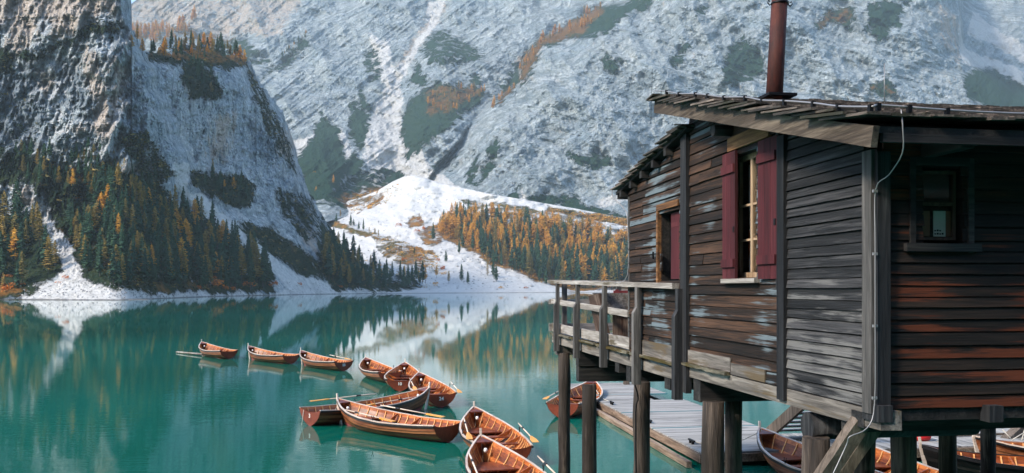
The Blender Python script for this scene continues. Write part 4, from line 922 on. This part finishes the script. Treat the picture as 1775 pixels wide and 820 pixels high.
part('lintel', 'lintel', lambda m: m.box(-.05, -.03, 4.2, 5.02, 5.02, 5.10, .3))
part('purlin_end', 'beam_dark', lambda m: m.tube([(-.22,2.65,5.66),(.0,2.65,5.66)], .06, 10))
# lake window with shutters
def window(frame, zs, par=hut, curtain=True):
    y0, y1, z0, z1 = frame; x = .07; f = .055
    wn_ = MB(); wn_.box(x, x+.04, y0, y0+f, z0, z1, .3); wn_.box(x, x+.04, y1-f, y1, z0, z1, .5); wn_.box(x, x+.04, y0+f, y1-f, z0, z0+f, .6); wn_.box(x, x+.04, y0+f, y1-f, z1-f, z1, .6)
    ym = (y0 + y1) / 2; wn_.box(x-.004, x+.045, ym-.025, ym+.025, z0+f, z1-f, .8)
    for z in zs:
        wn_.box(x+.002, x+.034, y0+f, ym-.025, z-.011, z+.011, .9); wn_.box(x+.002, x+.034, ym+.025, y1-f, z-.011, z+.011, .9)
    o = wn_.build('window', M['frame_pale'], par); g = MB(); g.box(x+.016, x+.022, y0+f, y1-f, z0+f, z1-f); g.build('pane', M['glass'], o)
    return o
t = NT('glass'); t.p.inputs['Transmission Weight'].default_value = 1; t.p.inputs['IOR'].default_value = 1.3; M['glass'] = t.done((.95,.97,.97), .01)
w1 = window(W1, (4.50, 4.86))
m = MB()                                           # hanging blue white curtain, tied low
for i in range(14):
    for j in range(10):
        def P(i, j):
            z = 4.16 + (5.3 - 4.16) * j / 10; tie = math.exp(-((z - 4.5) / .16) ** 2); wdt = (uu(1301, .18) - uu(1313, .18)) * (1 - .35 * tie); y = uu(1313, .18) + wdt * (i / 14) + .02 * tie; return (.18 + .015 * math.sin(i * 1.7), y, z)
        m.quad(P(i, j), P(i+1, j), P(i+1, j+1), P(i, j+1))
m.build('curtain', M['curtain'], w1)
m = MB(); m.box(.195, .2, uu(1306, .2), uu(1297, .2), 4.2, 4.62, .5); m.build('reflection_panel', M['orange_cloth'], w1)  # added orange panel imitating a warm reflection in the window glass
# dark reveal of the opening and sill
part('window_sill', 'rail', lambda m: m.box(-.09, .1, W1[0] - .05, W1[1] + .08, 4.055, 4.10, .5))
def shutter(y0, y1, z0, z1, swing, hinge):
    o = MB(); n = 3; wd = (y1 - y0) / n
    for i in range(n): o.box(-.028, 0, y0 - hinge + i * wd + .002, y0 - hinge + (i+1) * wd - .002, 0, z1 - z0, rnd.random())
    s = o.build('shutter', M['shutter'], hut, (-.045, hinge, z0), (0, 0, swing))
    for z in (.14, z1 - z0 - .22):
        b = MB(); b.box(-.05, -.029, y0 - hinge + .01, y1 - hinge - .01, z, z + .085, rnd.random()); b.build('batten', M['shutter'], s)
    b = MB(); b.box(-.035, -.0285, y0 - hinge + .02, y0 - hinge + .05, .5, .56); b.build('latch', M['iron'], s)
sa, sb = uu(1273, -.08), uu(1249, -.08); shutter(sa, sb, 4.08, 5.42, R(-2), sa); sa, sb = uu(1341, -.08), uu(1312, -.08); shutter(sa, sb, 4.09, 5.42, R(4), sb)
# small lake window with one red leaf
w2 = MB(); w2.box(.03, .07, W2[0] + .01, uu(1163, .03), 4.12, 4.96, .4); w2.box(.026, .029, W2[0] + .02, uu(1163,.03) - .02, 4.78, 4.84, .8); w2.build('shutter', M['shutter'], hut)
w2 = MB(); w2.box(.12, .15, W2[0], W2[1], 4.1, 4.98, .4); w2.build('window', M['pane'], hut)
w2 = MB(); w2.box(-.05, .02, W2[1], W2[1] + .06, 4.02, 5.02, .4); w2.build('window_frame', M['lintel'], hut)
for y, z in ((3.98, 4.42), (5.12, 4.42)):
    b = MB(); b.box(-.06, -.04, y, y + .05, z, z + .02); b.box(-.06, -.04, y + .015, y + .03, z - .03, z + .07); b.build('shutter_catch', M['iron'], hut)
# front window
x0, x1, z0, z1 = WF; fw = MB()
fw.box(x0-.045, x0, -.035, .0, z0-.07, z1+.06, .3); fw.box(x1, x1+.045, -.035, .0, z0-.07, z1+.06, .9); fw.box(x0, x1, -.045, 0, z1, z1+.06, .5); fw.box(x0-.09, x1+.09, -.06, -.002, z0-.06, z0, .5)
wf = fw.build('window', M['beam_dark'], hut)
fr = MB(); a, b, c, d = x0+.03, x1-.05, z0+.03, z1-.03; f = .022
fr.box(a, a+f, .05, .08, c, d, .5); fr.box(b-f, b, .05, .08, c, d, .6); fr.box(a+f, b-f, .05, .08, c, c+f, .7); fr.box(a+f, b-f, .05, .08, d-f, d, .2); zm = LF(1630, 354, .06)[1]; fr.box(a+f, b-f, .045, .08, zm-.012, zm+.012, .9)
fr.build('frame', M['frame_dim'], wf); g = MB(); g.box(a+f, b-f, .062, .068, c+f, d-f); g.build('pane', M['glass'], wf)
for k, (pa, pb, mt) in enumerate(((1598,1611,'card'),(1617,1638,'paper'),(1639,1653,'card'))):
    g = MB(); xa, xb = LF(pa, 380, .09)[0], LF(pb, 380, .09)[0]; g.box(xa, xb, .085, .09, c+.03, LF(1630, 366, .09)[1], .5); g.build('notice', M[mt], wf)
g = MB(); xa = LF(1617, 380, .084)[0]
for r__ in range(2):
    for k in range(4):
        if r__ == 0 and k == 3: continue
        g.box(xa + .012 + k * .021, xa + .026 + k * .021, .0835, .085, c + .045 + (1 - r__) * .025 - .0, c + .055 + (1 - r__) * .025 + .004 * (k % 2), .5)
g.build('notice_marks', M['black'], wf)
# roof ---------------------------------------------------------------
m = MB()
def roof_slab(m, f, x0, x1, u0, u1, dz0, dz1, tint=.2): m.hexa([(x0,u0,f(u0)-dz0),(x1,u0,f(u0)-dz0),(x1,u1,f(u1)-dz0),(x0,u1,f(u1)-dz0),(x0,u0,f(u0)-dz1),(x1,u0,f(u0)-dz1),(x1,u1,f(u1)-dz1),(x0,u1,f(u1)-dz1)], tint)
roof_slab(m, roofA, -.33, 7.2, -.52, 4.15, .14, .095); roof_slab(m, roofB, -.12, 6.2, 3.7, 6.7, .12, .07)
m.hexa([(-.3,4.1,roofA(4.1)-.14),(7.2,4.1,roofA(4.1)-.14),(7.2,6.2,roofB(6.2)),(-.05,6.2,roofB(6.2)),(-.3,4.1,roofA(4.1)-.09),(7.2,4.1,roofA(4.1)-.09),(7.2,6.2,roofB(6.2)+.03),(-.05,6.2,roofB(6.2)+.03)], .3) if False else None
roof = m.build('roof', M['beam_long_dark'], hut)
def shakes(f, x0, x1, u0, u1, expo, ln, sgn, jag, wr=(.09, .2), n_edge=True):
    m = MB(); nc = int(abs(u1 - u0) / expo)
    for j in range(nc + 1):
        ub = u0 + sgn * j * expo; x = x0 + rnd.uniform(-jag, jag * .5)
        while x < x1:
            w_ = rnd.uniform(*wr); ua = ub - sgn * rnd.uniform(0, .05); ue = ub + sgn * ln
            if sgn > 0 and ue > u1 + .12: ue = u1 + .12
            if sgn < 0 and ue < u1: ue = u1
            za, ze = f(ua) + rnd.uniform(-.006, .012), f(ue) - .075; th = rnd.uniform(.014, .022); tl = rnd.uniform(-.004, .004)
            lo, hi = (ua, ue) if sgn > 0 else (ue, ua); zl, zh = (za, ze) if sgn > 0 else (ze, za)
            m.hexa([(x,lo,zl-th),(x+w_-.004,lo,zl-th+tl),(x+w_-.004,hi,zh-th+tl),(x,hi,zh-th),(x,lo,zl),(x+w_-.004,lo,zl+tl),(x+w_-.004,hi,zh+tl),(x,hi,zh)], rnd.random()); x += w_
    return m
shakes(roofA, -.42, 7.2, -.55, 4.1, .24, .62, 1, .04).build('shakes', M['shingle'], roof)
shakes(roofB, -.17, 6.2, 6.8, 3.7, .24, .6, -1, .03).build('shakes', M['shingle'], roof)
m = MB(); (ua, za), (ub, zb) = LW(1517, 237, -.35), LW(1137, 185, -.35); m.beam((-.35, ua, za), (-.35, ub, zb), .045, .145, tint=.5, seg=10, wob=.002)
m.build('rake_board', M['rake'], hut)
m = MB(); va, zt_ = LF(1531, 211, -.5); m.box(va - .02, 7.2, -.53, -.49, LF(1600, 249, -.5)[1], roofA(-.5) - .145, .4); m.build('fascia', M['beam_dark'], hut)
for u in (4.4, 4.9, 5.4, 5.9, 6.4): m = MB(); m.box(-.13, .1, u, u + .09, roofB(u) - .22, roofB(u) - .125, .4); m.build('rafter', M['beam_dark'], hut)
m = MB(); m.box(-.11, 6.1, 6.62, 6.66, roofB(6.6) - .2, roofB(6.6) - .12, .3); m.build('eave_board', M['beam_dark'], hut)
for x in (.35, 1.25, 2.15, 3.05): m = MB(); m.box(x, x + .1, -.48, .0, 4.99, 5.09, .5); m.build('rafter', M['beam_long_dark'], hut)
# chimney
pb = LD(1340, 162, 9.9); pt = LD(1352, -12, 9.9); m = MB(); m.tube([pb - Vector((0,0,.3)), pt], [.096,.09], 20, caps=True); ch = m.build('chimney', M['rust'], hut)
m = MB(); m.tube([pt - Vector((0,0,.02)), pt + Vector((0,0,.03))], .1, 20); m.build('cap', M['white'], ch)
m = MB(); pz = pt - Vector((0,0,.12)); m.tube([pz - Vector((0,0,.012)), pz + Vector((0,0,.012))], .1, 16)
for s in (-1, 1): m.tube([pz + Vector((s*.09,0,.0)), pz + Vector((s*.125,0,-.025)), pz + Vector((s*.15,0,0)), pz + Vector((s*.14,0,.03)), pz + Vector((s*.12,0,.015))], .007, 6)
m.build('bracket', M['iron'], ch)
m = MB(); m.box(pb.x - .12, pb.x + .22, pb.y - .15, pb.y + .15, roofA(pb.y) + .015, roofA(pb.y) + .045); m.build('flashing', M['iron'], ch)
# lightning cable
def rc(u, v, dz=.035): return (v, u, roofA(u) + dz)
pts = [rc(4.1, -.36)]; u = 4.1
while u > -.3: u -= .42; pts.append((-.36 + .02 * math.sin(u * 5), u, roofA(u) + .03 + .008 * math.sin(u * 9)))
pts += [(-.3, -.5, roofA(-.5) + .05), (-.1, -.55, roofA(-.55) + .045)]
right = [(-.1, -.55, roofA(-.55) + .045)] + [(x, -.53, roofA(-.53) + .03 + .004 * math.sin(x * 6)) for x in np.arange(.2, 7, .5)]
cd = [(1562,190,-.56),(1565,225,-.57),(1564,266,-.52),(1541,303,-.3),(1518,328,-.07),(1517,420,-.07),(1517,560,-.075),(1516,700,-.07)]
drop = [(LF(px, py, u)[0], u, LF(px, py, u)[1]) for px, py, u in cd] + [(LF(1503,742,-.09)[0], -.09, LF(1503,742,-.09)[1]), (LF(1473,757,-.08)[0], -.08, LF(1473,757,-.08)[1]), (LF(1467,772,-.05)[0], -.05, LF(1467,772,-.05)[1]), (LF(1440,830,-.05)[0], -.05, LF(1440,830,-.05)[1])]
def smooth(P, n=4):
    P = [Vector(p) for p in P]; out = []
    for i in range(len(P) - 1):
        a, b, c, d = P[max(i-1,0)], P[i], P[i+1], P[min(i+2,len(P)-1)]
        for k in range(n):
            t_ = k / n; out.append(.5 * ((2*b) + (c-a)*t_ + (2*a-5*b+4*c-d)*t_**2 + (3*b-a-3*c+d)*t_**3))
    return out + [P[-1]]
m = MB(); m.tube(smooth(pts), .008, 6); m.tube(smooth(right, 2), .008, 6); cb = m.build('cable', M['cable'], hut)
m = MB(); m.tube(smooth(drop), .0042, 6); m.build('cable', M['cable'], hut)
for p in pts[1::1] + right[1::2]:
    m = MB(); m.box(p[0]-.014, p[0]+.014, p[1]-.014, p[1]+.014, p[2]-.04, p[2]+.014); m.build('clip', M['iron'], cb)
for k, (px, py) in enumerate(((1517,331),(1517,440),(1517,565),(1516,690))):
    v, z = LF(px, py, -.065); m = MB(); m.box(v-.018, v+.018, -.072, -.055, z-.01, z+.01); m.build('clip', M['cable'], hut)
for (px, ya, yb, D) in ((1533, 110, 188, 6.1),):
    m = MB(); m.tube([LD(px, yb, D), LD(px, ya, D)], .003, 5); m.build('lightning_rod', M['cable'], hut)
m = MB(); m.tube([LD(1128, 215, 11.2), LD(1131, 120, 11.2)], .0025, 5); m.build('lightning_rod', M['iron'], hut)
m = MB(); m.tube(smooth([(-.16, 6.75, 5.5), (-.16, 6.72, 5.38), (-.06, 6.5, 5.2), (-.04, 6.36, 5.0), (-.04, 6.36, 4.2), (-.2, 6.5, 4.08)]), .007, 5); m.build('cable', M['cable'], hut)
# floor structure
def sill(u0, u1, z0, z1, mat): m = MB(); m.beam((.06, u0, (z0+z1)/2), (.06, u1, (z0+z1)/2), .17, z1-z0, tint=rnd.random(), seg=12, wob=.003); return m.build('floor_beam', M[mat], hut)
sill(-.09, 4.0, 2.945, 3.085, 'beam_grey'); sill(4.0, 11.95, 2.86, 3.03, 'beam_grey')
m = MB(); m.box(-.03, 6, .12, .3, 2.93, 3.05, .4); m.box(.0, 6, .32, .5, 2.865, 2.94, .6); m.build('floor_beam', M['beam_dark'], hut)
for px in (1535, 1727):
    m = MB(); v, z = LF(px, 718, -.1); m.box(v-.055, v+.06, -.1, .12, z-.062, z+.062, .5); m.build('joist_end', M['post_dark'], hut)
def ledge(u0, u1, z): m = MB(); m.beam((-.04, u0, z), (-.04, u1, z), .1, .035, tint=rnd.random(), seg=14, wob=.006); m.build('ledge', M['moss_sill'], hut)
ledge(2.65, 4.08, 3.1); ledge(4.3, 6.1, 3.06); ledge(6.25, 8.1, 3.06); ledge(8.2, 10.0, 3.06); ledge(10.1, 11.8, 3.06)
# skirting boards under the lake wall
m = MB(); m.box(-.045, -.03, 1.8, 2.6, 3.1, 3.22, .3); m.box(-.045, -.03, 2.62, 4.1, 3.12, 3.27, .7); m.box(-.045, -.034, 4.25, 5.9, 3.08, 3.28, .6); m.build('skirting_board', M['beam_grey'], hut)
# terrace
m = MB()
for i in range(40): x = .1; m.box(.1, 3.2, 6.4 + i * .138, 6.4 + i * .138 + .13, 3.03, 3.06, rnd.random())
m.build('terrace_deck', M['rail_x'], hut)
m = MB(); m.beam((-.02, 6.3, 3.19), (-.02, 11.95, 3.19), .035, .17, tint=.5, seg=12, wob=.003); m.build('toe_board', M['rail'], hut)
m = MB(); m.beam((-.04, 4.2, 4.03), (-.04, 11.98, 4.145), .16, .07, tint=.5, seg=20, wob=.003); m.build('top_rail', M['rail'], hut)
m = MB(); m.beam((-.04, 6.3, 3.63), (-.04, 11.9, 3.735), .04, .1, tint=.7, seg=14, wob=.002); m.build('middle_rail', M['rail'], hut)
for px in (1179, 1107, 1049, 1002, 967):
    u = LW(px, 500, -.1)[0]; zt_ = 4.03 + (u - 4.2) * .0148 - .03; th = .11; m = MB(); pr = [(-.17,2.74),(-.065,2.74),(-.065,zt_),(-.125,zt_),(-.125,3.74),(-.17,3.66)]
    zz = 2.66 if px > 1100 else 2.74
    n = len(m.v); m.v += [(a, u, zz if b == 2.74 else b) for a, b in pr] + [(a, u + th, zz if b == 2.74 else b) for a, b in pr]
    for f in ((0,1,5),(1,2,4,5),(2,3,4)): m.face([n+i for i in f], .5); m.face([n+6+i for i in reversed(f)], .5)
    for i in range(6): m.face((n+i, n+6+i, n+6+(i+1)%6, n+(i+1)%6), .5)
    m.build('rail_post', M['post_dark' if px == 1179 else 'post_grey'], hut)
m = MB(); m.beam((-.1, 11.9, 4.14), (3.2, 11.9, 4.14), .14, .06, tint=.4, seg=8, wob=.002); m.build('top_rail', M['rail_x'], hut)
m = MB(); m.beam((-.1, 11.9, 3.72), (3.2, 11.9, 3.72), .04, .1, tint=.4); m.build('middle_rail', M['rail_x'], hut)
m = MB(); m.beam((-.1, 11.9, 3.18), (3.2, 11.9, 3.18), .04, .16, tint=.4); m.build('toe_board', M['rail_x'], hut)
m = MB(); m.beam((.0, 11.9, 2.95), (3.2, 11.9, 2.95), .1, .16, tint=.4); m.build('floor_beam', M['beam_dark'], hut)
for v in (.22, 1.4, 2.6, 3.18): m = MB(); m.box(v-.05, v+.05, 11.8, 11.88, 2.86, 4.1, rnd.random()); m.build('rail_post', M['post_grey'], hut)
m = MB(); m.beam((3.18, 6.4, 4.14), (3.18, 11.8, 4.14), .14, .06, tint=.4); m.build('top_rail', M['rail'], hut)
m = MB(); m.beam((3.18, 6.4, 3.72), (3.18, 11.8, 3.72), .04, .1, tint=.4); m.build('middle_rail', M['rail'], hut)
# cross beams and piles
def xbeam(u, z0, z1, x0, x1, mat='beam_dark', dy=.22): m = MB(); m.box(x0, x1, u, u + dy, z0, z1, rnd.random()); return m.build('cross_beam', M[mat], hut)
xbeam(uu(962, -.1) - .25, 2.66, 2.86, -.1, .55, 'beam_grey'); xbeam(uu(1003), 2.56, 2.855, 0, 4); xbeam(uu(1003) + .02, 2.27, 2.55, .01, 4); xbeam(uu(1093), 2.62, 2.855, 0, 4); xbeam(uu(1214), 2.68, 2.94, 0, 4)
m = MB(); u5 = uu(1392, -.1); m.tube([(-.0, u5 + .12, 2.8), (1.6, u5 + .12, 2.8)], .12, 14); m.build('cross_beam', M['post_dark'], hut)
def pile(px, D, wpx, ztop, lean=0.0, mat='pile'):
    p = LD(px, HY, D); r0 = wpx / F * D / 2; m = MB(); P = []; rr = []
    for i in range(9):
        z = -1.6 + (ztop + 1.6) * i / 8; P.append((p.x + rnd.uniform(-.012,.012) + lean * (ztop - z), p.y + rnd.uniform(-.01,.01), z)); rr.append(r0 * rnd.uniform(.93, 1.06) * (1.04 - .05 * i / 8))
    m.tube(P, rr, 14); return m.build('pile', M[mat], hut)
pile(978, 17.45, 21, 2.7); pile(1021, 15.3, 26, 2.3); pile(1113, 12.5, 29, 2.65); pile(1236, 9.95, 40, 2.7); pile(1271, 10.3, 31, 2.7); pile(1416, 7.45, 50, 2.72)
for px, D, w_ in ((1497, 9.4, 35), (1567, 8.3, 42), (1643, 11.5, 28), (1713, 14.5, 23)): pile(px, D, w_, 2.9)
xbeam(LD(1600, 500, 11.6).y, 2.7, 2.94, 0, 6); xbeam(LD(1600, 500, 14.5).y - .3, 2.7, 2.94, 0, 6)
def brace(a, b, wd, mat='brace'): m = MB(); m.beam(a, b, wd, wd * .8, up=(0, 1, 0), tint=rnd.random(), seg=6, wob=.003); m.build('brace', M[mat], hut)
brace(LD(1494, 728, 6.75), LD(1412, 850, 7.0), .125); brace(LD(1520, 735, 7.3), LD(1440, 850, 7.4), .1)
m = MB(); m.tube(smooth([LD(1100, 665, 12.3), LD(1106, 690, 12.3), LD(1102, 715, 12.3), LD(1103, 845, 12.3)]), .012, 6); m.build('cable', M['iron'], hut)
# furniture on the terrace
bx = empty('wooden_bench', C0 + ex * .75 + ey * 8.3, TH, label='grey wooden bench with slanting side board behind the terrace railing', cat='bench'); bx.location.z = 3.06
m = MB(); 
for i in range(7): m.box(-.55 + i * .16, -.55 + i * .16 + .15, -.3, -.27, .0, .5, rnd.random())
m.build('front_board', M['tub'], bx)
m = MB(); m.box(-.6, .62, -.34, .3, .5, .54, .5); m.build('seat', M['deck_white'], bx)
m = MB(); m.hexa([(-.62,-.3,0),(-.56,-.3,0),(-.56,.4,0),(-.62,.4,0),(-.80,-.3,.86),(-.76,-.3,.86),(-.76,.4,.8),(-.80,.4,.8)], .5); m.build('side_board', M['tub'], bx)
m = MB(); m.hexa([(-.62,.26,.54),(.62,.26,.54),(.62,.3,.54),(-.62,.3,.54),(-.74,.30,.86),(.3,.30,.86),(.3,.35,.86),(-.74,.35,.86)], .5); m.build('backrest', M['beam_grey'], bx)
rb = empty('red_bench', C0 + ex * 1.6 + ey * 10.2, TH, label='dark red slatted bench at the back of the terrace', cat='bench'); rb.location.z = 3.06
m = MB(); m.box(-.7, .7, -.2, .25, .42, .46, .5); m.build('seat', M['red_wood'], rb)
m = MB(); m.box(-.7, .7, .25, .28, .58, .70, .3); m.box(-.7, .7, .25, .28, .78, .9, .7); m.build('backrest', M['red_wood'], rb)
for x in (-.62, 0, .62):
    m = MB(); m.box(x-.03, x+.03, .285, .33, 0, .92, .3); m.build('leg', M['red_wood'], rb); m = MB(); m.box(x-.03, x+.03, -.18, -.12, 0, .415, .3); m.build('leg', M['red_wood'], rb)

# ------------------------------------------------------------------ jetties
jt = empty('jetty', C0 + ex * 3.5 + ey * 12.5, TH, label='long pale floating jetty running out beside the stilts', cat='jetty')
def deck(root, x0, x1, y0, y1, z=.32, along='x', pw=.14):
    m = MB()
    if along == 'x':
        y = y0
        while y < y1 - .02: e = min(y1, y + pw); m.box(x0, x1 + rnd.uniform(-.01,.01), y + .003, e - .003, z - .03, z + rnd.uniform(-.003,.003), rnd.random()); y = e
    else:
        x = x0
        while x < x1 - .02: e = min(x1, x + pw); m.box(x + .003, e - .003, y0, y1 + rnd.uniform(-.01,.01), z - .03, z + rnd.uniform(-.003,.003), rnd.random()); x = e
    m.build('deck_boards', M['deck_white' if along == 'x' else 'deck_white_y'], root)
M['deck_white_y'] = wood('deck_white_y', (.15,.148,.14), (.27,.265,.25), (.38,.375,.36), 'y', (.12,.12,.115), .4, bump=.003)
secs = [(0, 2.9, 0, 3.4), (0, 2.9, 3.46, 6.3), (0, 2.9, 6.36, 9.0), (0, 1.9, 9.06, 10.6), (0, 2.9, 10.66, 14.2)]
for x0, x1, y0, y1 in secs: deck(jt, x0, x1, y0, y1)
m = MB(); m.box(-.05, .1, -.02, 14.2, .1, .285, .4); m.box(2.8, 2.95, -.02, 9, .1, .285, .6); m.box(-.05, 2.95, -.06, .1, .1, .28, .5); m.build('edge_beam', M['deck_side'], jt)
m = MB(); m.beam((-.32, -.1, .08), (-.18, 12.8, .08), .12, .14, tint=.8, seg=12, wob=.006); m.build('fender_log', M['deck_side'], jt)
m = MB(); m.box(.12, 2.7, .2, 14, -.25, .1, .3); m.build('float', M['black'], jt)
for i, y in enumerate((3.43, 6.33, 10.63)): m = MB(); m.box(.0, 2.9, y-.02, y+.02, .29, .327); m.build('joint_strip', plain('joint_blue%d' % i, (.05,.22,.26), .6), jt)
m = MB(); m.box(.7, .95, 13.7, 13.95, -.8, .75, .5); m.box(2.2, 2.4, 13.5, 13.7, -.8, .6, .5); m.build('mooring_post', M['brace'], jt)
j2 = empty('jetty', C0 + ex * 6.45 + ey * 12.3, TH, label='grey planked jetty under the hut behind the black boat', cat='jetty')
for k in range(4): deck(j2, k * 3.2, k * 3.2 + 3.15, 0, 2.3, along='y' if k % 2 == 0 else 'y')
m = MB(); m.box(0, 12.8, -.06, .06, .1, .285, .4); m.box(0, 12.8, 2.25, 2.35, .1, .285, .4); m.build('edge_beam', M['deck_side'], j2)
m = MB(); m.box(.2, 12.6, .2, 2.2, -.25, .1, .3); m.build('float', M['black'], j2)
m = MB(); m.beam((3.9, 1.2, .36), (6.3, 1.0, .38), .06, .05, tint=.2); m.build('kerb', M['brace'], j2)
for i, y in enumerate((1.0, 4.2, 8.0)):
    m = MB(); m.box(.16, .22, y, y + .04, .32, .39); m.box(.16, .22, y + .16, y + .2, .32, .39); m.box(.165, .215, y - .08, y + .28, .385, .42); m.build('cleat', M['iron'], jt)
def rope(a, b, sag, label):
    a, b = Vector(a), Vector(b); P = [a.lerp(b, k / 8) - Vector((0, 0, sag * math.sin(math.pi * k / 8))) for k in range(9)]
    m = MB(); m.tube(P, .012, 6); tag(m.build('mooring_rope', M['rope']), label, 'rope')
Lw = lambda x, y, z: C0 + ex * x + ey * y + Vector((0, 0, z))
rope(Lw(3.69, 21.0, .38), BOATS[11][1] @ Vector((BL * .47, 0, .66)), .15, 'pale rope tying the boat behind the stilts to the jetty')
rope(Lw(3.69, 13.6, .38), BOATS[12][1] @ Vector((BL * .48, 0, .70)), .2, 'pale rope tying the brown boat under the hut to the jetty')
# stairs
st = empty('stairs', LW and Vector(ray(1335, 757, 21.2)), TH, label='wooden stairs with pale treads climbing from the jetty under the hut', cat='stairs')
a = Vector(ray(1325, 758, 21.4)); b = Vector(ray(1402, 690, 19.8)); off = Vector((1.15, .2, 0)); st.rotation_euler = (0, 0, 0); st.location = a
for k in (0, 1): m = MB(); m.beam(off * k, b - a + off * k, .1, .26, tint=.5); m.build('stringer', M['brace'], st)
for k in range(1, 9):
    p = (b - a) * (k / 9) + Vector((0, 0, .05)); m = MB(); m.hexa([tuple(p + q) for q in (Vector((0,-.13,0)), Vector((0,-.13,0)) + off, Vector((0,.13,0)) + off, Vector((0,.13,0)), Vector((0,-.13,.04)), Vector((0,-.13,.04)) + off, Vector((0,.13,.04)) + off, Vector((0,.13,.04)))], rnd.random()); m.build('tread', M['deck_white'], st)
# buoy, ropes
p = Vector(ray(1600, 770, 20.9)); p.z = .32; m = MB(); m.tube([p + Vector((-.2,0,.13)), p + Vector((-.16,0,.13)), p + Vector((.0,0,.13)), p + Vector((.13,.0,.13)), p + Vector((.17,0,.13))], [.07,.125,.13,.125,.07], 14); by = m.build('mooring_buoy', M['buoy_red']); tag(by, 'bright red buoy lying on the grey jetty under the hut', 'buoy')
m = MB(); m.tube([p + Vector((-.06,0,.27)), p + Vector((-.03,0,.3)), p + Vector((.02,0,.27))], .012, 6); m.build('handle', M['white'], by)
pl = empty('leaning_post', Vector(ray(1760, 752, 21.5)), 0, label='leaning timber prop tied with white ropes at the right edge of the jetty', cat='post'); q0 = pl.location.copy()
m = MB(); m.beam(Vector(ray(1738, 770, 21.2)) - q0, Vector(ray(1800, 715, 21.8)) - q0, .22, .2, tint=.4); m.build('prop', M['brace'], pl)
for a, b in (((1738,745),(1760,768)), ((1745,768),(1775,750)), ((1730,762),(1768,775)), ((1768,775),(1776,745))):
    m = MB(); m.tube([Vector(ray(*a, 21.0)) - q0, Vector(ray(*b, 21.0)) - q0], .012, 6); m.build('rope', M['rope'], pl)
# orange cloth in the last boat
p = Vector(ray(1738, 795, 18.8)); m = MB()
p = BOATS[15][1] @ Vector((.9, 0, .28)); m.tube([p, p + Vector((.03,0,.12)), p + Vector((0,0,.24))], [.10,.06,.015], 7); tag(m.build('orange_cloth', M['orange_cloth']), 'small orange cloth bundle in the boat behind the black one', 'cloth')
# mooring ropes of the middle boats
for k, (key, a, b) in enumerate(((8, (BL*.5, 0, .6), (BL*.5 + .35, .1, -.1)), (7, (-BL*.5, .3, .45), (-BL*.5 - .1, .3, -.1)))):
    Mw = BOATS[key][1]; m = MB(); m.tube([Mw @ Vector(a), Mw @ ((Vector(a) + Vector(b)) / 2 + Vector((0,0,-.05))), Mw @ Vector(b)], .009, 5)
    tag(m.build('mooring_rope', M['rope']), ('thin rope hanging from the bow of the side on boat into the water', 'thin rope hanging from the stern of boat number 3')[k], 'rope')
